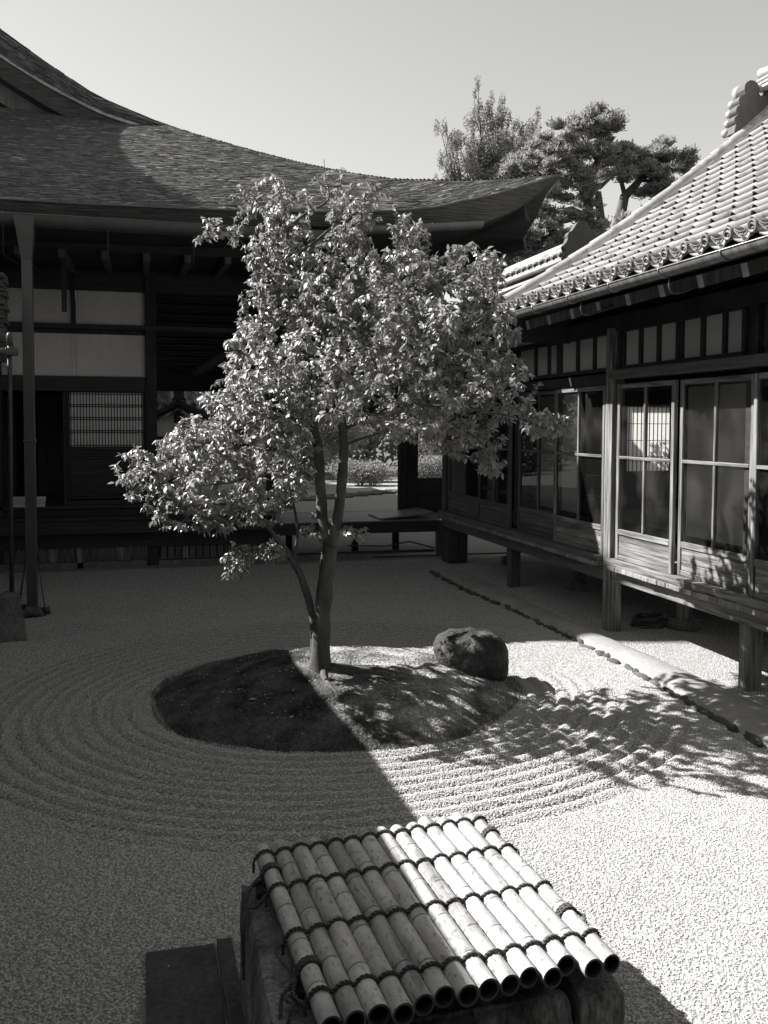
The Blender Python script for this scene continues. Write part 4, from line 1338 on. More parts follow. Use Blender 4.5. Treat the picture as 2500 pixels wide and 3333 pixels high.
def leaf_cloud(name, blobs, size, mt, n_per, seed, aspect=.5, droop=.3):
    """many small leaf faces spread through clumps; blobs: (x,y,z,rx,ry,rz)"""
    rs = np.random.RandomState(seed)
    Vs, tone = [], []
    for (x, y, z, rx, ry, rz) in blobs:
        n = int(n_per * (rx * ry + rx * rz + ry * rz))
        d = rs.normal(size=(n, 3)); d /= np.linalg.norm(d, axis=1)[:, None]
        q = rs.rand(n) ** (1 / 2.2)
        c = np.stack([x + d[:, 0] * rx * q, y + d[:, 1] * ry * q, z + d[:, 2] * rz * q], 1)
        u = rs.normal(size=(n, 3)); u[:, 2] -= droop; u /= np.linalg.norm(u, axis=1)[:, None]
        w = rs.normal(size=(n, 3)); w[:, 2] *= .5; w -= u * (w * u).sum(1)[:, None]; w /= np.linalg.norm(w, axis=1)[:, None]
        s = size * rs.uniform(.6, 1.3, n)[:, None]
        a = c - u * s * .5; e = c + u * s * .5; mid = c
        Vs.append(np.stack([a, mid + w * s * aspect * .5, e, mid - w * s * aspect * .5], 1))
        tone.append(np.clip(rs.normal(.5, .22, n), 0, 1))
    V = np.concatenate(Vs).reshape(-1, 3)
    return np_mesh(name, V, np.arange(len(V)).reshape(-1, 4), mt, np.concatenate(tone))

# gatehouse seen through the veranda corner of the hall
G = thing('gatehouse', 'small white plastered gatehouse with tiled gable behind the hall veranda', 'gatehouse', (.9, 22, 0))
def gb_(n, mt, *a): return box(n, mt, G, *a)
gx = .90
b = MB(); b.add([(gx - .9, 22.0, 1.78), (gx + .9, 22.0, 1.78), (gx, 22.0, 2.42)], [(0, 1, 2)]); b.build('gable_wall', 'plaster', G)
gb_('tie_beam', 'dark_wood', gx - 1.0, gx + 1.0, 21.95, 22.05, 1.665, 1.775)
gb_('wall', 'plaster', gx - .95, gx + .95, 22.0, 22.08, 1.455, 1.66)
gb_('rail', 'dark_wood', gx - .95, gx + .95, 21.97, 22.06, 1.39, 1.453)
gb_('wall', 'plaster', gx - .95, gx - .36, 22.0, 22.08, .3, 1.388)
gb_('wall', 'plaster', gx + .32, gx + .95, 22.0, 22.08, .3, 1.388)
gb_('door', 'dark_wood', gx - .358, gx + .318, 22.03, 22.06, .2, 1.388)
gb_('king_post', 'dark_wood', gx - .045, gx + .045, 21.96, 21.998, 1.776, 2.36)
gb_('boss', 'dark_wood', gx - .11, gx + .11, 21.93, 21.958, 2.08, 2.30)
for s in (-1, 1):
    b = MB(); b.bar((gx, 21.93, 2.50), (gx + s * 1.25, 21.93, 1.86), .06, .13); b.build('barge_board', 'dark_wood', G)
    b = MB(); b.add([(gx, 21.85, 2.62), (gx + s * 1.35, 21.85, 1.93), (gx + s * 1.35, 25, 1.93), (gx, 25, 2.62), (gx, 21.85, 2.52), (gx + s * 1.35, 21.85, 1.83), (gx + s * 1.35, 25, 1.83), (gx, 25, 2.52)], [(0, 1, 2, 3), (4, 5, 1, 0), (7, 6, 5, 4)]); b.build('roof', 'tile_dark', G)
    for k in range(6):
        t_ = (k + .5) / 6
        b = MB(); b.sm = True
        b.tube([(gx + s * 1.35 * t_, 21.80, 2.66 - .69 * t_), (gx + s * 1.35 * t_, 22.4, 2.66 - .69 * t_)], .065, 9); b.build('round_tile', 'tile_dark', G)
gb_('ridge', 'tile_dark', gx - .12, gx + .12, 21.8, 25, 2.62, 2.86)
# hedge and shrubs at the back of the garden
for (lab, x, y, z, rx, ry, rz, cat, sd) in (
        ('pale clipped shrub in sunlight behind the gravel, right of the trunk', 7.4, 31, .45, 1.2, .8, .62, 'shrub', 1),
        ('clipped shrub in sunlight behind the walkway pillars', 9.6, 31, .5, 1.4, .8, .7, 'shrub', 2),
        ('dark shaded shrub behind the left trunk stem', 4.9, 30, .9, 1.3, .9, 1.1, 'shrub', 3),
        ('tall dark shrub above the sunlit clipped shrub', 7.0, 34, 1.8, 2.2, 1.0, 1.5, 'shrub', 4),
        ('tall dark shrub seen past the walkway low wall', 11.2, 34, 1.9, 2.0, 1.0, 1.6, 'shrub', 5)):
    S_ = thing('garden_shrub', lab, cat, (x, y, 0), 'shrubs at the back of the garden')
    put('foliage', leaf_cloud('shrub_foliage', [(x + rnd.uniform(-.5, .5) * rx, y + rnd.uniform(-.4, .4) * ry, z + rnd.uniform(-.3, .3) * rz, rx * .6, ry * .6, rz * .6) for _ in range(7)], .075, 'small_leaf', 1300, sd), S_)['kind'] = 'stuff'
    b = MB(); b.sm = True; b.tube([(x, y, -.1), (x + .05, y, z)], [.06, .03], 7); b.build('stem', 'bark', S_)
b = MB()
for k in range(26):
    x = -2 + k * 1.3
bk = [(-10 + k * 1.7, 41 + rnd.uniform(-2, 2), zz + rnd.uniform(0, .6), 1.7, 1.3, 1.6 + rnd.uniform(0, .5)) for k in range(22) for zz in (1.0, 3.2, 5.2)]
bk += [(.4 + rnd.uniform(-.5, .5), 26.0 + k * 1.2, zz, 1.0, 1.2, 1.4) for k in range(12) for zz in (1.0, 2.9, 4.6)]  # grove added as a sun blocker to shade the back garden
bk += [(-.4 + rnd.uniform(-.4, .4), 26.5 + k * 1.5, 6.0, 1.0, 1.2, .9) for k in range(7)]  # taller part of the added shading grove
o = put('far_wood', leaf_cloud('far_wood', bk, .26, 'small_leaf', 150, 12, .7))
tag(o, 'dark wood closing the garden far behind the walkway, and a grove added to shade it', kind='stuff')

# added unseen shrub whose leaves break the light on the latticed window
S_ = thing('garden_shrub', 'unseen leafy shrub added to dapple the lattice window of the house', 'shrub', (7.3, 14.5, 0), 'shrubs at the back of the garden')
put('foliage', leaf_cloud('shrub_foliage', [(7.45, 13.95, 1.7, .5, .22, .5), (7.0, 14.3, 2.2, .45, .3, .35), (7.6, 14.0, 2.3, .35, .2, .22), (7.75, 13.85, 1.55, .3, .15, .25)], .10, 'small_leaf', 620, 77), S_)['kind'] = 'stuff'
b = MB(); b.sm = True; b.tube([(7.5, 14.1, -.1), (7.5, 14.1, 1.6)], [.05, .02], 7); b.build('stem', 'bark', S_)

# ---- tall bushy tree with many upright thin stems
def limbs_to_mesh(limbs, n=6):
    b = MB(); b.sm = True
    for pts in limbs:
        b.tube([p[:3] for p in pts], [p[3] for p in pts], n, wob=.25)
    return b
BT = thing('bushy_tree', 'tall bushy tree of thin upright stems behind the hall roof corner', 'tree', (9.4, 24, 0))
limbs, blobs = [[(9.4, 24, 0, .25), (9.45, 24, 3.5, .2), (9.4, 24, 6, .14)]], []
rs_ = random.Random(4)
for k in range(26):
    az = rs_.uniform(0, 6.28); sp_ = rs_.uniform(.2, 1.0)
    tx, ty = 9.4 + math.cos(az) * 2.15 * sp_ + .15, 24 + math.sin(az) * 1.3 * sp_
    tz = 9.1 + (1 - abs(sp_)) * 1.7 + rs_.uniform(-.5, .5) + (.9 if k == 3 else 0)
    if k == 0: tx, ty, tz = 8.75, 23.6, 11.15
    if k == 1: tx, ty, tz = 9.6, 24.0, 10.9
    if k == 2: tx, ty, tz = 7.9, 23.8, 10.0
    if k == 4: tx, ty, tz = 10.6, 23.9, 10.6
    pts = []
    for i in range(8):
        t_ = i / 7
        pts.append((9.4 + (tx - 9.4) * t_ ** 1.3 + rs_.uniform(-.06, .06), 24 + (ty - 24) * t_ ** 1.3, 5 + (tz - 5) * t_, .05 * .75 * (1 - t_) + .006))
    limbs.append(pts)
    for i in (3, 4, 5, 6):
        p = pts[i]
        for _ in range(2):
            blobs.append((p[0] + rs_.uniform(-.3, .3), p[1] + rs_.uniform(-.3, .3), p[2] + rs_.uniform(-.25, .3), .26, .26, .30))
    blobs.append((tx, ty, tz - .1, .10, .10, .28))
    for _ in range(3):
        i = rs_.randint(4, 6); p = pts[i]
        q = (p[0] + rs_.uniform(-.35, .35), p[1] + rs_.uniform(-.2, .2), p[2] + rs_.uniform(.5, 1.0), .004)
        limbs.append([p[:3] + (.012,), ((p[0] + q[0]) / 2 + .05, p[1], (p[2] + q[2]) / 2, .008), q])
        blobs.append((q[0], q[1], q[2] - .1, .06, .06, .22))
for k in range(16):
    blobs.append((8.2 + rs_.random() * 3.2, 24 + rs_.uniform(-.8, .8), 8.3 + rs_.random() * 1.3, .42, .4, .36))
limbs_to_mesh(limbs).build('trunk', 'bark', BT)
put('crown', leaf_cloud('bushy_crown', blobs, .062, 'small_leaf', 2500, 21, .42, -.2), BT)['kind'] = 'stuff'

# ---- two old pines with layered pads
def needle_cloud(name, pads, seed, dens):
    rs = np.random.RandomState(seed)
    Vs, tone = [], []
    for (x, y, z, rx, ry, rz) in pads:
        n = int(dens * (rx * ry) * 3.2)
        m_ = max(6, int(rx * ry * 34))           # each pad is a crowd of small tufts with gaps between
        ma = rs.rand(m_) * 2 * np.pi; mq = np.sqrt(rs.rand(m_))
        mc = np.stack([x + rx * mq * np.cos(ma), y + ry * mq * np.sin(ma), z + rz * (1 - mq ** 2) * .9 + rs.normal(0, rz * .42, m_)], 1)
        ii = rs.randint(0, m_, n)
        c = mc[ii] + rs.normal(size=(n, 3)) * np.array([.085, .085, .045])
        tn = np.clip(rs.normal(.5, .2, n) + rs.normal(0, .15, m_)[ii], 0, 1)
        for k in range(4):
            u = rs.normal(size=(n, 3)); u[:, 2] = np.abs(u[:, 2]) * .8 + .15; u /= np.linalg.norm(u, axis=1)[:, None]
            w = np.cross(u, rs.normal(size=(n, 3))); w /= np.linalg.norm(w, axis=1)[:, None]
            s = rs.uniform(.07, .14, n)[:, None]
            Vs.append(np.stack([c - w * .007, c + w * .007, c + u * s + w * .012, c + u * s - w * .012], 1)); tone.append(tn)
    V = np.concatenate(Vs).reshape(-1, 3)
    return np_mesh(name, V, np.arange(len(V)).reshape(-1, 4), 'pine_needle', np.concatenate(tone))
for (nm, lab, tr, pads, sd) in (
    ('pine_tree', 'old pine with layered pads and twin pale trunks above the tiled wing',
     [[(10.15, 20, 0, .28), (10.2, 20, 4, .22), (10.22, 20, 6.6, .17), (10.15, 20, 7.6, .13), (10.4, 19.9, 8.3, .09), (10.75, 19.9, 8.75, .05)],
      [(10.45, 20, 6.2, .15), (10.5, 20, 6.9, .13), (10.42, 20, 7.5, .10)],
      [(10.15, 20, 7.6, .08), (9.8, 20, 8.0, .06), (9.2, 19.9, 8.1, .03)], [(10.4, 20, 8.2, .07), (10.1, 20, 8.6, .05), (9.9, 20, 8.8, .02)],
      [(10.2, 20, 6.9, .09), (9.7, 19.9, 7.05, .07), (9.0, 19.9, 6.9, .03)], [(10.45, 20, 7.6, .07), (10.8, 20, 7.9, .04), (11.2, 20, 8.0, .02)],
      [(10.25, 20, 6.0, .08), (9.6, 19.8, 6.2, .06), (8.9, 19.7, 6.0, .03)]],
     [(10.3, 20, 8.95, .75, .6, .22), (10.75, 20, 8.85, .5, .5, .22), (9.75, 20, 8.75, .42, .5, .2), (9.35, 19.9, 8.3, .7, .6, .22), (10.1, 19.8, 8.15, .6, .5, .18), (8.9, 19.9, 7.85, .75, .6, .24), (9.6, 19.8, 7.75, .6, .5, .22),
      (10.9, 20, 8.25, .6, .5, .22), (9.2, 19.8, 7.3, .8, .6, .24), (10.0, 19.8, 7.25, .5, .5, .2), (8.7, 19.7, 6.75, .8, .6, .24), (9.5, 19.6, 6.5, .8, .6, .24), (8.6, 19.6, 6.2, .9, .7, .28), (9.5, 19.5, 5.95, .9, .7, .26), (8.4, 19.5, 5.6, .9, .7, .28), (9.3, 19.4, 5.3, .9, .7, .28), (8.4, 19.5, 5.0, .9, .7, .28), (7.9, 19.6, 5.9, .7, .6, .26), (10.2, 19.6, 6.1, .6, .5, .22), (7.7, 19.6, 5.2, .8, .6, .3), (8.9, 19.5, 4.5, 1.0, .7, .3)], 31),
    ('pine_tree', 'broad pine with one leaning trunk beside the tile roof verge',
     [[(11.1, 20.6, 0, .26), (11.15, 20.6, 4.5, .21), (11.25, 20.6, 6.7, .18), (11.45, 20.6, 7.6, .14), (11.8, 20.5, 8.0, .09), (12.3, 20.5, 8.35, .05), (12.7, 20.5, 8.7, .02)],
      [(11.45, 20.6, 7.6, .08), (11.3, 20.6, 8.1, .06), (11.2, 20.6, 8.4, .03)], [(11.8, 20.5, 8.0, .06), (12.4, 20.5, 7.95, .04), (12.9, 20.5, 7.8, .02)],
      [(11.2, 20.6, 6.3, .08), (11.7, 20.5, 6.7, .06), (12.3, 20.5, 6.9, .03)]],
     [(11.4, 20.6, 8.45, .7, .6, .22), (11.9, 20.5, 8.45, .6, .5, .2), (12.6, 20.5, 8.6, .55, .5, .22), (13.0, 20.5, 8.45, .4, .4, .18), (12.3, 20.4, 8.1, .7, .6, .24), (11.7, 20.4, 8.05, .5, .5, .2), (13.0, 20.4, 7.75, .6, .5, .22), (12.3, 20.3, 7.7, .6, .5, .2),
      (12.6, 20.3, 7.2, .8, .6, .24), (12.0, 20.3, 6.9, .7, .6, .2), (12.9, 20.3, 6.7, .8, .6, .24), (11.0, 20.4, 8.0, .5, .5, .2), (10.7, 20.4, 6.4, .5, .5, .2), (12.1, 20.2, 6.3, .8, .6, .24)], 33)):
    PT = thing(nm, lab, 'pine tree', (tr[0][0][0], tr[0][0][1], 0), 'pines beyond the courtyard')
    limbs_to_mesh([[p[:3] + (p[3] * .78,) for p in l_] for l_ in tr], 9).build('trunk', 'bark', PT)
    put('crown', needle_cloud('pine_crown', pads, sd, 1050), PT)['kind'] = 'stuff'

# ================================================================== BUILDING BEHIND THE VIEWER (its eave shades the near court)
RB = thing('rear_hall', 'dark timber hall behind the viewpoint with a low eave', 'hall', (0, -2, 0))
box('wall', 'dim_wood_z', RB, -12, 12, -3.2, -3.0, 0, 4.2)
box('veranda', 'floor_wood', RB, -12, 12, -3.0, .75, .50, .58)
b = MB()
b.add([(-12, .55, 3.05), (12, .55, 3.05), (12, -6, 6.4), (-12, -6, 6.4)], [(0, 1, 2, 3)])
b.add([(-12, .55, 2.93), (12, .55, 2.93), (12, -3.0, 3.6), (-12, -3.0, 3.6)], [(3, 2, 1, 0)])
b.build('roof', 'bark_bed', RB)

# ================================================================== CAMELLIA ON THE MOUND
LIMBS=[
[(1.27, 6.66, 0.24, 0.115), (1.28, 6.66, 0.33, 0.092), (1.3, 6.7, 0.65, 0.08), (1.34, 6.73, 0.95, 0.075), (1.37, 6.76, 1.15, 0.074)] ,
[(1.37, 6.76, 1.14, 0.06), (1.33, 6.81, 1.32, 0.052), (1.32, 6.87, 1.56, 0.049), (1.31, 6.89, 1.82, 0.046), (1.27, 6.94, 2.12, 0.041), (1.26, 6.99, 2.47, 0.035), (1.24, 7.02, 2.82, 0.03), (1.16, 7.02, 3.1, 0.024), (1.11, 7.03, 3.34, 0.019), (1.09, 7.02, 3.47, 0.016), (1.13, 7.01, 3.56, 0.014), (1.25, 6.95, 3.65, 0.012), (1.39, 6.92, 3.74, 0.008), (1.37, 6.94, 3.92, 0.004), (1.36, 6.94, 4.04, 0.002)] ,
[(1.37, 6.76, 1.14, 0.06), (1.42, 6.73, 1.36, 0.047), (1.44, 6.69, 1.57, 0.044), (1.46, 6.7, 1.91, 0.041), (1.43, 6.67, 2.18, 0.037), (1.37, 6.71, 2.52, 0.031), (1.3, 6.8, 2.87, 0.025), (1.18, 6.9, 3.18, 0.02), (1.16, 6.9, 3.28, 0.018), (1.2, 6.9, 3.35, 0.016), (1.29, 6.88, 3.42, 0.014), (1.38, 6.86, 3.5, 0.013), (1.5, 6.83, 3.59, 0.011), (1.6, 6.81, 3.65, 0.008), (1.64, 6.81, 3.75, 0.004)] ,
[(1.25, 6.72, 0.37, 0.04), (1.24, 6.77, 0.64, 0.035), (1.17, 6.83, 0.91, 0.033), (1.11, 6.9, 1.04, 0.031), (1.0, 6.92, 1.2, 0.024), (0.86, 6.88, 1.36, 0.019), (0.64, 6.74, 1.48, 0.014), (0.32, 6.72, 1.49, 0.01), (0.06, 6.78, 1.42, 0.005)] ,
[(1.12, 6.9, 1.03, 0.026), (1.15, 6.9, 1.25, 0.02), (1.12, 6.94, 1.49, 0.017), (1.07, 7.0, 1.73, 0.012), (1.03, 7.08, 1.94, 0.006)] ,
[(1.24, 7.02, 2.82, 0.02), (1.04, 7.14, 3.11, 0.016), (0.82, 7.21, 3.39, 0.012), (0.71, 7.24, 3.49, 0.008), (0.44, 7.31, 3.46, 0.004)] ,
[(1.43, 6.67, 2.18, 0.025), (1.6, 6.44, 2.44, 0.02), (1.89, 6.26, 2.63, 0.015), (2.2, 6.19, 2.76, 0.01), (2.42, 6.14, 2.86, 0.005)] ,
[(1.46, 6.71, 2.02, 0.025), (1.7, 6.19, 2.18, 0.02), (2.03, 5.89, 2.18, 0.015), (2.39, 5.79, 2.12, 0.009), (2.69, 5.71, 2.02, 0.004)] ,
[(1.38, 6.7, 2.46, 0.022), (1.68, 7.06, 2.91, 0.018), (1.95, 7.11, 3.21, 0.013), (2.27, 7.03, 3.36, 0.007)] ,
[(1.27, 6.94, 2.1, 0.024), (0.94, 6.49, 2.11, 0.019), (0.68, 6.45, 2.05, 0.014), (0.31, 6.54, 1.86, 0.01), (-0.06, 6.73, 1.75, 0.005)] ,
[(1.31, 6.89, 1.82, 0.02), (1.12, 7.2, 1.72, 0.015), (0.76, 7.23, 1.62, 0.011), (0.34, 7.24, 1.58, 0.006)] ,
[(1.26, 6.99, 2.47, 0.02), (1.02, 7.01, 2.6, 0.014), (0.81, 6.97, 2.73, 0.008)] ,
[(1.46, 6.7, 1.91, 0.02), (1.88, 6.96, 2.01, 0.015), (2.32, 6.95, 2.05, 0.011), (2.64, 6.75, 1.91, 0.006)] ,
[(1.43, 6.67, 2.18, 0.02), (2.0, 7.16, 2.42, 0.016), (2.46, 7.14, 2.54, 0.011), (2.79, 6.95, 2.49, 0.006)] ,
]
BLOBS=[
(0.88, 7.06, 2.85, 0.14, 0.4, 0.21, 12),(0.92, 7.07, 3.26, 0.16, 0.35, 0.21, 10),(0.74, 6.98, 2.63, 0.14, 0.3, 0.11, 7),(1.1, 7.05, 3.72, 0.21, 0.3, 0.14, 8),(1.61, 7.12, 3.66, 0.21, 0.35, 0.15, 12),(2.19, 6.91, 2.7, 0.38, 0.6, 0.27, 26),(1.38, 7.04, 3.04, 0.27, 0.6, 0.31, 24),(.85, 5.95, 2.5, .25, .22, .22, 8),(.6, 6.1, 2.2, .22, .2, .2, 6),(1.4, 5.65, 2.85, .25, .2, .2, 7),(1.75, 5.65, 2.75, .25, .2, .2, 7),(2.3, 7.6, 2.9, .36, .40, .30, 22),(1.9, 7.85, 3.15, .36, .35, .28, 18),(2.45, 7.6, 2.5, .32, .4, .28, 20),(1.5, 7.8, 3.0, .35, .3, .3, 12),(1.3, 5.85, 2.25, .28, .25, .24, 9),(1.6, 5.8, 2.45, .3, .25, .22, 9),(1.85, 5.85, 2.15, .28, .22, .2, 8),(1.15, 5.9, 2.6, .22, .22, .2, 6),
(0.1, 6.79, 1.72, 0.27, 0.35, 0.24, 20),(0.49, 6.9, 1.74, 0.4, 0.55, 0.36, 44),(0.67, 6.97, 2.1, 0.33, 0.5, 0.31, 34),(0.7, 6.98, 2.46, 0.12, 0.2, 0.15, 7),(1.0, 6.89, 2.29, 0.29, 0.6, 0.41, 46),(1.0, 6.87, 1.74, 0.29, 0.6, 0.29, 34),(0.64, 6.74, 1.41, 0.26, 0.35, 0.15, 16),(0.67, 6.81, 1.05, 0.11, 0.2, 0.14, 7),(1.0, 6.93, 1.12, 0.14, 0.2, 0.12, 6),(0.28, 6.73, 1.44, 0.26, 0.3, 0.13, 12),(1.36, 6.91, 2.47, 0.36, 0.7, 0.43, 56),(1.18, 7.2, 3.05, 0.29, 0.5, 0.34, 36),(1.11, 7.24, 3.48, 0.22, 0.4, 0.27, 20),(0.65, 7.47, 3.58, 0.2, 0.2, 0.09, 9),(0.9, 7.31, 3.82, 0.14, 0.25, 0.12, 7),(1.44, 7.36, 3.96, 0.17, 0.3, 0.12, 6),(1.77, 7.17, 3.84, 0.15, 0.3, 0.14, 9),(1.56, 7.2, 3.35, 0.29, 0.5, 0.27, 28),(1.95, 6.98, 3.05, 0.36, 0.7, 0.36, 52),(2.43, 6.95, 3.1, 0.36, 0.6, 0.33, 46),(2.05, 7.08, 3.53, 0.16, 0.35, 0.14, 12),(2.68, 6.9, 3.32, 0.14, 0.3, 0.1, 8),(1.85, 6.86, 2.44, 0.4, 0.7, 0.41, 60),(2.33, 6.74, 2.4, 0.4, 0.7, 0.38, 56),(2.63, 6.55, 2.33, 0.29, 0.6, 0.27, 32),(2.64, 6.78, 2.77, 0.21, 0.5, 0.21, 22),(2.39, 6.7, 1.96, 0.33, 0.5, 0.17, 24),(2.63, 5.83, 2.07, 0.21, 0.25, 0.1, 11),(1.87, 6.44, 2.05, 0.29, 0.5, 0.15, 20),(1.18, 6.93, 2.0, 0.24, 0.4, 0.15, 12),(1.55, 6.64, 1.27, 0.11, 0.15, 0.06, 3),(1.3, 6.81, 1.29, 0.1, 0.15, 0.14, 3),(2.49, 6.37, 1.75, 0.14, 0.3, 0.1, 6),(0.99, 7.06, 1.45, 0.17, 0.3, 0.14, 9),]
CT = thing('camellia_tree', 'sunlit camellia tree with glossy leaves growing on the mossy mound', 'tree', (1.28, 6.68, .25))
def smooth_path(pts, sub=4):
    P_ = [np.array(p) for p in pts]
    out = []
    for i in range(len(P_) - 1):
        p0, p1, p2, p3 = P_[max(i - 1, 0)], P_[i], P_[i + 1], P_[min(i + 2, len(P_) - 1)]
        for k in range(sub):
            t = k / sub
            out.append(.5 * ((2 * p1) + (-p0 + p2) * t + (2 * p0 - 5 * p1 + 4 * p2 - p3) * t * t + (-p0 + 3 * p1 - 3 * p2 + p3) * t ** 3))
    out.append(P_[-1])
    return out
nodes = []
tb_, br_ = MB(), []
LIMBS[0][0] = LIMBS[0][0][:2] + (.20,) + (.125,)
for li, limb in enumerate(LIMBS):
    sp_ = smooth_path(limb, 5)
    c = tb_ if li in (0, 1, 2, 3) else MB()
    c.tube([p[:3] for p in sp_], [max(float(p[3]) * (.82 if li < 4 else .55), .002) for p in sp_], 12 if li < 4 else 7, wob=.22 if li < 4 else .12)
    if li >= 4: br_.append(c)
    for p in sp_:
        if p[2] > 1.05: nodes.append(p)
for rb in globals().get('ROOTS', []):
    tb_.sm = True; tb_.add(rb.v, rb.f)
tb_.build('trunk', 'bark', CT)
for c in br_: c.build('branch', 'bark', CT)
NP = np.array([n_[:4] for n_ in nodes])

right_ = np.array([math.cos(yaw), -math.sin(yaw), 0.0]); fwd_ = np.array([math.sin(yaw), math.cos(yaw), 0.0]); upv = np.array([0, 0, 1.0])
rs = np.random.RandomState(5)
tips = []
for (x, y, z, rx, rd, rz, n) in BLOBS:
    small = n <= 10 and z > 3.4
    n = int(n * (2.4 if small else 4.2 if z < 2.9 else 5.4)); rd *= 1.6
    if small: rx *= 1.35; rz *= 1.5
    d = rs.normal(size=(n, 3)); d /= np.linalg.norm(d, axis=1)[:, None]
    q = rs.rand(n) ** (1 / 3.2)
    for i in range(n):
        tips.append(np.array([x, y, z]) + (right_ * d[i, 0] * rx + fwd_ * d[i, 1] * rd + upv * d[i, 2] * rz) * q[i])
tips.sort(key=lambda t: np.min(np.linalg.norm(NP[:, :3] - t, axis=1)))

# leaf template: folded along the midrib, arched downwards
LT = []
for i in range(6):
    t = i / 5
    w = .25 * math.sin(math.pi * min(1, t * .94 + .06) ** .85) ** .9 if i < 5 else .0
    w = max(w, .008)
    x = t; z = .10 * t - .30 * t * t
    LT.append([(x, w, z + .30 * w), (x, 0, z), (x, -w, z + .30 * w)])
LT = np.array(LT).reshape(-1, 3)
LQ = []
for i in range(5):
    for j in range(2):
        LQ.append((i * 3 + j, i * 3 + j + 1, (i + 1) * 3 + j + 1, (i + 1) * 3 + j))
LQ = np.array(LQ)
leaves = []
tw = MB(); tw.sm = True
extra = list(NP)
def add_leaf(pos, dirv, size):
    dirv = dirv / np.linalg.norm(dirv)
    out_ = pos - np.array([1.45, 6.75, 2.1]); out_[2] *= .3; out_ /= np.linalg.norm(out_) + 1e-6
    nrm = np.array([-.36, -.18, .74]) + out_ * .45 + rs.normal(0, .42, 3)
    side = np.cross(nrm, dirv); side /= np.linalg.norm(side) + 1e-9
    nrm = np.cross(dirv, side)
    leaves.append((pos, np.stack([dirv, side * rs.uniform(.72, 1.2), nrm * rs.uniform(.3, 1.7)], 1) * size))
EXT = np.array([list(n_[:3]) for n_ in nodes])
EXL = [tuple(n_[:3]) for n_ in nodes]
for ti, tip in enumerate(tips):
    A = np.array(EXL)
    dv = A - tip
    dist = np.linalg.norm(dv * np.array([1, 1, .9]), axis=1) + np.maximum(dv[:, 2], 0) * .8
    k = int(np.argmin(dist)); p0 = A[k]
    L_ = tip - p0; ln = np.linalg.norm(L_)
    if ln < .05: continue
    pts = []
    bow = rs.normal(0, .05, 3) * ln; bow[2] += .10 * ln
    ns = max(4, min(8, int(ln / .09)))
    for i in range(ns + 1):
        t = i / ns
        pts.append(p0 + L_ * t + bow * math.sin(math.pi * t))
    r0_ = min(.0095, .004 + .010 * ln)
    tw.tube(pts, [r0_ * (1 - t / ns * .75) for t in range(ns + 1)], 4, caps=False)
    for p in pts[2:-1:2]: EXL.append(tuple(p))
    dr = pts[-1] - pts[-2]; dr /= np.linalg.norm(dr)
    # leaves alternate along the outer part of the twig, rosette at the tip
    nl = rs.randint(11, 18)
    tail = min(.34, ln * .95)
    for i in range(nl):
        s = (i + .4) / nl
        u = 1 - (1 - s) * tail / ln
        j = min(int(u * ns), ns - 1); f = u * ns - j
        pos = pts[j] * (1 - f) + pts[j + 1] * f
        a_ = i * 2.4 + rs.rand()
        sd = np.cross(dr, upv); sd /= np.linalg.norm(sd) + 1e-6; u2 = np.cross(sd, dr)
        out = sd * math.cos(a_) + u2 * math.sin(a_) * .6
        dd = dr * rs.uniform(.25, .75) + out * rs.uniform(.6, 1.1) + upv * rs.uniform(-1.05, .05)
        add_leaf(pos, dd, rs.uniform(.031, .056))
tag(tw.build('twig', 'bark', CT), kind='stuff')
print('LEAVES', len(leaves))
camp = np.array([0, 0, 2.06])
order = sorted(range(len(leaves)), key=lambda i: np.linalg.norm(leaves[i][0] - camp))
big = set(order[:300])
V, tone = [], []
Fs = []
for i, (pos, mtx) in enumerate(leaves):
    if i in big: continue
    Fs.append(LQ + len(V) * len(LT))
    V.append(LT @ mtx.T + pos); tone += [float(np.clip(rs.normal(.45, .22), 0, 1))] * len(LQ)
V = np.concatenate(V); F = np.concatenate(Fs)
tag(put('foliage', np_mesh('foliage', V, F, 'camellia', tone, smooth=True), CT), kind='stuff')
lms = [np_mesh('leaf', LT, LQ, 'camellia', [t_] * len(LQ), smooth=True) for t_ in (.15, .35, .5, .7, .95)]
for i in order[:300]:
    pos, mtx = leaves[i]
    sc3 = np.linalg.norm(mtx, axis=0)
    o = put('leaf', lms[i % 5], CT)
    o.rotation_euler = Matrix((mtx / sc3).tolist()).to_euler()
    o.scale = [float(v) for v in sc3]
    o.location = Vector(pos.tolist()) - CT.location
# one dropped leaf on the mound
o = put('fallen_leaf', lms[4]); z = mound_z(.72, 6.33)
o.location = (.72, 6.33, z + .035); o.scale = (.075,) * 3; o.rotation_euler = (.2, .1, .3)
tag(o, 'single pale fallen leaf lying on the dark moss', 'leaf')

# ================================================================== BOULDER
b = MB(); b.sm = True
rows = []
for i in range(33):
    ph = math.pi * i / 32
    row = []
    for j in range(56):
        a_ = 2 * math.pi * j / 56
        d = Vector((math.sin(ph) * math.cos(a_), math.sin(ph) * math.sin(a_), math.cos(ph)))
        sup = (abs(d.x) ** 2.9 + abs(d.y) ** 2.9 + abs(d.z) ** 2.9) ** (-1 / 2.9)
        k_ = sup * (1 - .07 * abs(noise.noise(d * 2.2 + Vector((7, 0, 0)))) + .11 * noise.noise(d * 1.3 + Vector((3, 1, 0))) + .03 * noise.noise(d * 4) + .012 * noise.noise(d * 12))
        p = Vector((d.x * .300, d.y * .25, d.z * .222)) * k_
        if p.z > 0: p.z -= .10 * max(0, (p.x + .02)) * 1.0
        row.append((2.555 + p.x * math.cos(-.25) - p.y * math.sin(-.25), 6.90 + p.x * math.sin(-.25) + p.y * math.cos(-.25), .208 + p.z))
    row.append(row[0]); rows.append(row)
b.grid(rows, True)
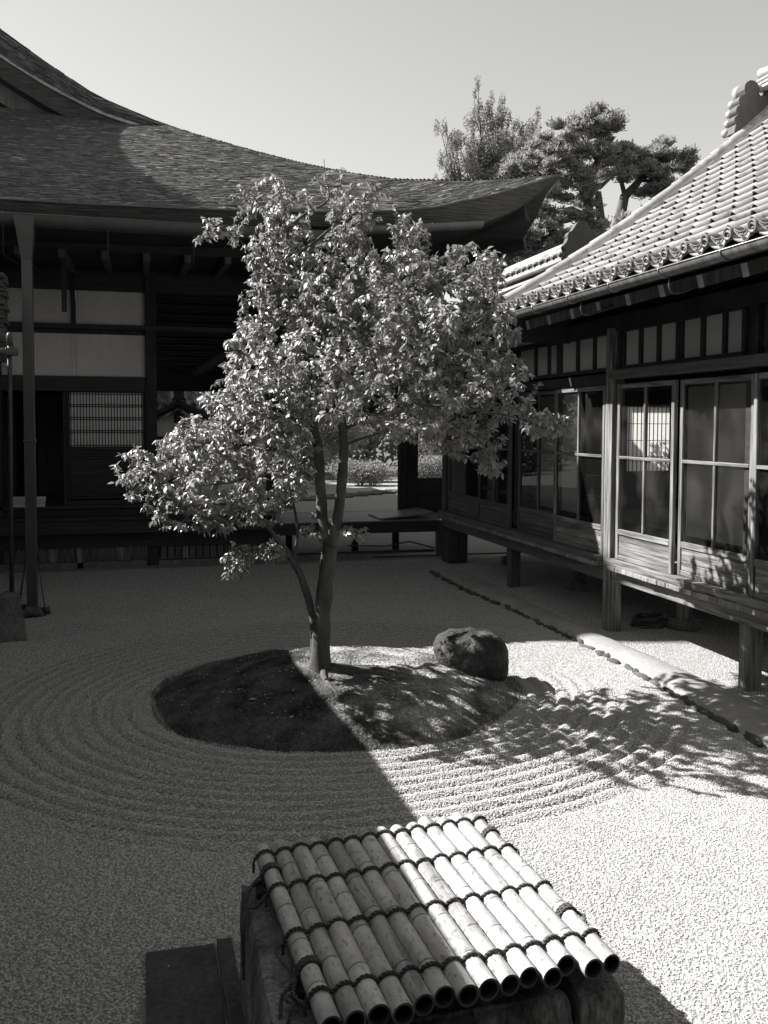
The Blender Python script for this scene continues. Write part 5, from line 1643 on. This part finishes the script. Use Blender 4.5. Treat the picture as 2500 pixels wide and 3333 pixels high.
tag(b.build('boulder', 'boulder'), 'dark rounded boulder on the right end of the mound', 'boulder')

# ================================================================== WELL WITH BAMBOO COVER
AX = Vector((.046, -1.03, 0)).normalized(); LAT = Vector((AX.y * -1, AX.x, 0)).normalized()   # LAT points to +x
LAT = Vector((.848, .083, 0)).normalized()
O0 = Vector((.420, 3.336, .497))             # centre of the far end of the first pole
WC = thing('bamboo_well_cover', 'mat of fourteen bamboo poles tied with rope, half in sun', 'well cover', (.87, 2.85, .43))
NPOLE, PD = 14, .0653
prs = []
for k in range(NPOLE):
    r_ = .0322 + rnd.uniform(-.0026, .0012)
    c0 = O0 + LAT * (PD * k + .003) + Vector((0, 0, rnd.uniform(-.002, .002)))
    l0, l1 = rnd.uniform(-.034, .024), 1.035 + rnd.uniform(-.022, .028)
    prs.append((c0, r_))
    nodes_ = []
    t = rnd.uniform(.05, .22)
    while t < l1 - .06:
        nodes_.append(t); t += rnd.uniform(.20, .32)
    prof = []                                 # (distance, radius)
    ds = [l0, l0 + .004, l0 + .012, l0 + .024, l0 + .04]
    rr = [r_ * .45, r_ * .72, r_ * .92, r_ * .99, r_]
    t = l0 + .06
    while t < l1 - .01:
        ds.append(t); rr.append(r_); t += .04
    ds.append(l1); rr.append(r_)
    for nd in nodes_:
        for (o_, q) in ((-.016, 1.0), (-.007, 1.05), (-.003, 1.065), (0, .985), (.003, 1.05), (.009, 1.03), (.02, 1.0)):
            ds.append(nd + o_); rr.append(r_ * q)
    pr = sorted(zip(ds, rr))
    pr = [p for p in pr if l0 <= p[0] <= l1]
    b = MB(); b.sm = True
    n = 18
    UPz = Vector((0, 0, 1))
    bend = rnd.uniform(-.004, .004)
    def ring(d_, q):
        c_ = c0 + AX * d_ + UPz * bend * math.sin(math.pi * d_)
        return [tuple(c_ + (LAT * math.cos(2 * math.pi * j / n) + UPz * math.sin(2 * math.pi * j / n)) * q) for j in range(n)] + [tuple(c_ + LAT * q)]
    b.cur = 0
    b.grid([ring(l0, .0005)] + [ring(*p) for p in pr], True)
    b.cur = 1
    b.sm = False
    b.grid([ring(l1, pr[-1][1]), ring(l1 + .0005, r_ * .80)], True)
    b.cur = 2; b.sm = True
    b.grid([ring(l1 + .0005, r_ * .80), ring(l1 - .16, r_ * .78), ring(l1 - .16, .0005)], True)
    me = b.mesh('bamboo_pole', ['bamboo', 'bamboo_cut', 'bamboo_in'])
    at_ = me.attributes.new('tone', 'FLOAT', 'POINT')
    tv = []
    for v in me.vertices:
        dd = (v.co - c0).dot(AX)
        tt = 1.0
        for nd in nodes_:
            q = dd - nd
            if -.004 < q < .002: tt = min(tt, .42)
            elif 0 <= q < .035: tt = min(tt, 1.25)
            elif -.05 < q < 0: tt = min(tt, .86)
        tv.append(tt)
    at_.data.foreach_set('value', tv)
    put('bamboo_pole', me, WC)
def rope(pts, rr=.0037, hel=.0033, turns=120, name='rope', strands=2):
    """twisted rope along a dense path"""
    P_ = [Vector(p) for p in pts]
    b = MB()
    acc = 0.0
    fr = []
    s_ = None
    for i, p in enumerate(P_):
        t_ = (P_[min(i + 1, len(P_) - 1)] - P_[max(i - 1, 0)]).normalized()
        if s_ is None:
            s_ = t_.cross(Vector((.1, .2, 1))).normalized()
        s_ = (s_ - t_ * s_.dot(t_)).normalized(); u_ = t_.cross(s_)
        if i: acc += (p - P_[i - 1]).length
        fr.append((p, s_, u_, acc))
    for q in range(strands):
        st = []
        for (p, s2, u2, a_) in fr:
            an = a_ * turns * 2 + q * 2 * math.pi / strands
            st.append(p + (s2 * math.cos(an) + u2 * math.sin(an)) * hel)
        b.tube(st, rr, 5)
    return b.build(name, 'rope', WC)
def over_poles(d_, k0=0, k1=NPOLE, sag=.0):
    pts = []
    step = .0035
    u = -.034 + PD * k0
    end = PD * (k1 - 1) + .036
    while u < end:
        k = min(max(int(round(u / PD)), 0), NPOLE - 1)
        c0, r_ = prs[k]
        du = u - PD * k - .003
        hgt = math.sqrt(max((r_ + .0052) ** 2 - du * du, 0))
        z = max(hgt, .010)
        pts.append(O0 + LAT * u + AX * (d_ + .004 * math.sin(u * 40)) + Vector((0, 0, z)))
        u += step
    return pts
for d_ in (.075, .325, .615, .925):
    pts = over_poles(d_)
    head = [pts[0] + Vector((-.006, 0, -.05 + .012 * i)) for i in range(4)]
    tail = [pts[-1] + Vector((.006, 0, -.012 * i)) for i in range(1, 4)]
    rope(head + pts + tail)
    b = MB(); b.sm = True                     # knots dipping between the poles
    for k in range(NPOLE - 1):
        c_ = O0 + LAT * (PD * (k + .5) + .003) + AX * (d_ + .010)
        b.tube([c_ + Vector((-.008, 0, .012)), c_ + Vector((0, .0, .004)) + AX * .008, c_ + Vector((.004, 0, -.018))], .0045, 6)
        b.tube([c_ + Vector((.009, 0, .010)) - AX * .012, c_ + Vector((.002, 0, .0)), c_ + Vector((-.004, 0, -.02))], .004, 6)
    b.build('rope_knot', 'rope', WC)
def wrap(k, d_, turns=3):
    c0, r_ = prs[k]
    pts = []
    for i in range(turns * 30):
        a_ = 2 * math.pi * i / 30
        pts.append(c0 + AX * (d_ - .012 + .0095 * i / 30) + (LAT * math.cos(a_) + Vector((0, 0, 1)) * math.sin(a_)) * (r_ + .0055))
    rope(pts, .0036, .0032, 120)
for k in (0, 13):
    wrap(k, .185); wrap(k, .78)
for d_ in (.185, .78):                         # cross poles under the mat
    b = MB(); b.sm = True
    b.tube([O0 + LAT * -.05 + AX * d_ - Vector((0, 0, .050)), O0 + LAT * (PD * 13 + .06) + AX * d_ - Vector((0, 0, .050))], .022, 12)
    b.build('cross_pole', 'bamboo_cut', WC)
def curve_rope(keys, **kw):
    rope([Vector(p[:3]) for p in smooth_path([tuple(k_) + (0,) for k_ in keys], 14)], **kw)
pA = O0 + AX * .185; pB = O0 + AX * .78; pC = O0 + AX * .615; pD_ = O0 + AX * .925
curve_rope([pA + Vector((-.03, 0, -.02)), pA + Vector((-.075, -.03, -.03)), pA + Vector((-.10, -.09, -.05)), pA + Vector((-.108, -.13, -.12)), pA + Vector((-.112, -.16, -.20))])
curve_rope([pA + Vector((-.03, 0, .0)), pA + Vector((-.07, -.04, -.015)), pA + Vector((-.095, -.10, -.045)), pA + Vector((-.115, -.17, -.10)), pA + Vector((-.115, -.20, -.24))])
curve_rope([pA + Vector((-.10, -.09, -.05)), pA + Vector((-.085, -.12, -.045)), pA + Vector((-.06, -.13, -.04)), pA + Vector((-.03, -.10, -.02))])
curve_rope([pC + Vector((-.03, 0, .0)), pC + Vector((-.06, -.01, -.015)), pC + Vector((-.055, -.06, -.02)), pC + Vector((-.035, -.11, -.025)), pC + Vector((-.04, -.17, -.03)), pC + Vector((-.05, -.20, -.03))])
curve_rope([pB + Vector((-.03, 0, -.01)), pB + Vector((-.06, -.03, -.025)), pB + Vector((-.085, -.06, -.035)), pB + Vector((-.10, -.12, -.10)), pB + Vector((-.115, -.15, -.22))])
curve_rope([pB + Vector((-.04, -.02, -.01)), pB + Vector((-.05, -.06, -.03)), pB + Vector((-.02, -.12, -.03)), pD_ + Vector((-.03, 0, .0))])
curve_rope([pB + Vector((-.05, -.05, -.028)), pB + Vector((-.075, -.07, -.03)), pB + Vector((-.06, -.10, -.03)), pB + Vector((-.08, -.14, -.06)), pB + Vector((-.10, -.17, -.2))])
pE = O0 + LAT * (PD * 13) + AX * .78
curve_rope([pE + Vector((.035, 0, .01)), pE + Vector((.05, -.02, .008)), pE + Vector((.045, -.05, .004)), pE + Vector((.036, -.08, -.03))])
pF = O0 + LAT * (PD * 13) + AX * .325
curve_rope([pF + Vector((.03, 0, .018)), pF + Vector((.045, -.012, .01)), pF + Vector((.04, -.03, -.01))])

# rough stone curb of the well
Wl = thing('stone_well', 'rough mossy stone well curb under the bamboo cover', 'well', (.85, 2.84, 0))
def rough_slab(x0, x1, y0, y1, z0, z1, amp, mt, name, parent, fr=7.0, seed=0.0, nx=16):
    b = MB(); b.sm = True
    def sfc(ax, val, u0, u1, v0, v1, flip):
        rows = []
        for i in range(nx + 1):
            row = []
            for j in range(nx + 1):
                u, v = u0 + (u1 - u0) * i / nx, v0 + (v1 - v0) * j / nx
                p = {'x': (val, u, v), 'y': (u, val, v), 'z': (u, v, val)}[ax]
                q = Vector(p) * fr + Vector((seed, 0, 0))
                c_ = Vector(((x0 + x1) / 2, (y0 + y1) / 2, (z0 + z1) / 2))
                ww = amp * (noise.noise(q) + .5 * noise.noise(q * 2.3) + .3 * noise.noise(q * 5.1))
                dirv = Vector(p) - c_
                dirv = Vector((dirv.x / (x1 - x0), dirv.y / (y1 - y0), dirv.z / (z1 - z0))).normalized()
                # round the arrises
                e = sorted([abs(Vector(p)[a] - c_[a]) / ((x1 - x0, y1 - y0, z1 - z0)[a] / 2) for a in range(3)])[::-1]
                row.append(tuple(Vector(p) + dirv * (ww - amp * 1.2 * max(0, e[1] - .86) / .14)))
            rows.append(row)
        b.grid(rows, flip)
    sfc('z', z1, x0, x1, y0, y1, False); sfc('z', z0, x0, x1, y0, y1, True)
    sfc('x', x0, y0, y1, z0, z1, True); sfc('x', x1, y0, y1, z0, z1, False)
    sfc('y', y0, x0, x1, z0, z1, False); sfc('y', y1, x0, x1, z0, z1, True)
    return b.build(name, mt, parent)
rough_slab(.33, .475, 2.30, 3.27, -.06, .425, .012, 'curb_stone', 'curb_slab', Wl, 7, 1.0, 26)
rough_slab(1.20, 1.36, 2.36, 3.30, -.06, .425, .016, 'curb_stone', 'curb_slab', Wl, 7, 5.0, 26)
rough_slab(.478, 1.197, 2.375, 2.52, -.06, .42, .016, 'curb_stone', 'curb_slab', Wl, 7, 9.0, 26)
rough_slab(.478, 1.197, 3.12, 3.26, -.06, .42, .016, 'curb_stone', 'curb_slab', Wl, 7, 12.0, 20)
b = MB(); b.add([(.45, 2.45, .02), (1.22, 2.45, .02), (1.22, 3.2, .02), (.45, 3.2, .02)], [(0, 1, 2, 3)]); b.build('shaft_floor', 'dark_wood', Wl)
rough_slab(.005, .268, 1.2, 3.60, -.05, .028, .004, 'slab_stone', 'flat_slab', None, 5, 2.0, 24)
tag(bpy.data.objects['flat_slab'], 'broad dark flat stone slab left of the well, a chip lying on it', 'stone slab')
s2 = rough_slab(.276, .338, 1.2, 3.62, -.05, .034, .004, 'slab_stone', 'narrow_slab', None, 5, 6.0, 24)
tag(s2, 'narrow dark stone strip between the flat slab and the well', 'stone slab')
for k, (x, y, s, lab) in enumerate(((.215, 3.02, .011, 'pale chip lying on the flat dark slab near its seam'), (.09, 3.47, .006, 'tiny pale chip near the far edge of the flat slab'))):
    b = MB(); b.add([(x + s, y, .034), (x - s, y, .034), (x, y + s * .7, .034), (x, y - s * .8, .034), (x + .002, y, .034 + s * .8), (x, y, .028)], [(0, 2, 4), (2, 1, 4), (1, 3, 4), (3, 0, 4), (2, 0, 5), (1, 2, 5), (3, 1, 5), (0, 3, 5)])
    tag(b.build('stone_chip', 'plaster'), lab, 'pebble', 'pale chips on the flat slab')

# ================================================================== HOSE UNDER THE HOUSE
Hs = thing('garden_hose', 'dark coiled garden hose lying under the house floor', 'hose', (5.03, 8.42, 0))
b = MB(); b.sm = True
pts = []
for i in range(170):
    a_ = i * .23
    rr = .155 + .012 * math.sin(a_ * .37) - .02 * (i / 170)
    pts.append((5.03 + rr * 1.1 * math.cos(a_), 8.43 + rr * .8 * math.sin(a_), .018 + i / 170 * .10 + .012 * math.sin(a_ * 1.4)))
pts += [(5.16, 8.40, .10), (5.26, 8.36, .04), (5.4, 8.40, .02), (5.7, 8.5, .02)]
b.tube(pts, .0125, 8)
b.build('coil', 'hose', Hs)
b = MB(); b.sm = True
b.tube([(5.02, 8.44, .12), (5.02, 8.45, .17), (5.03, 8.46, .20)], [.05, .035, .012], 8)
b.build('nozzle', 'hose', Hs)
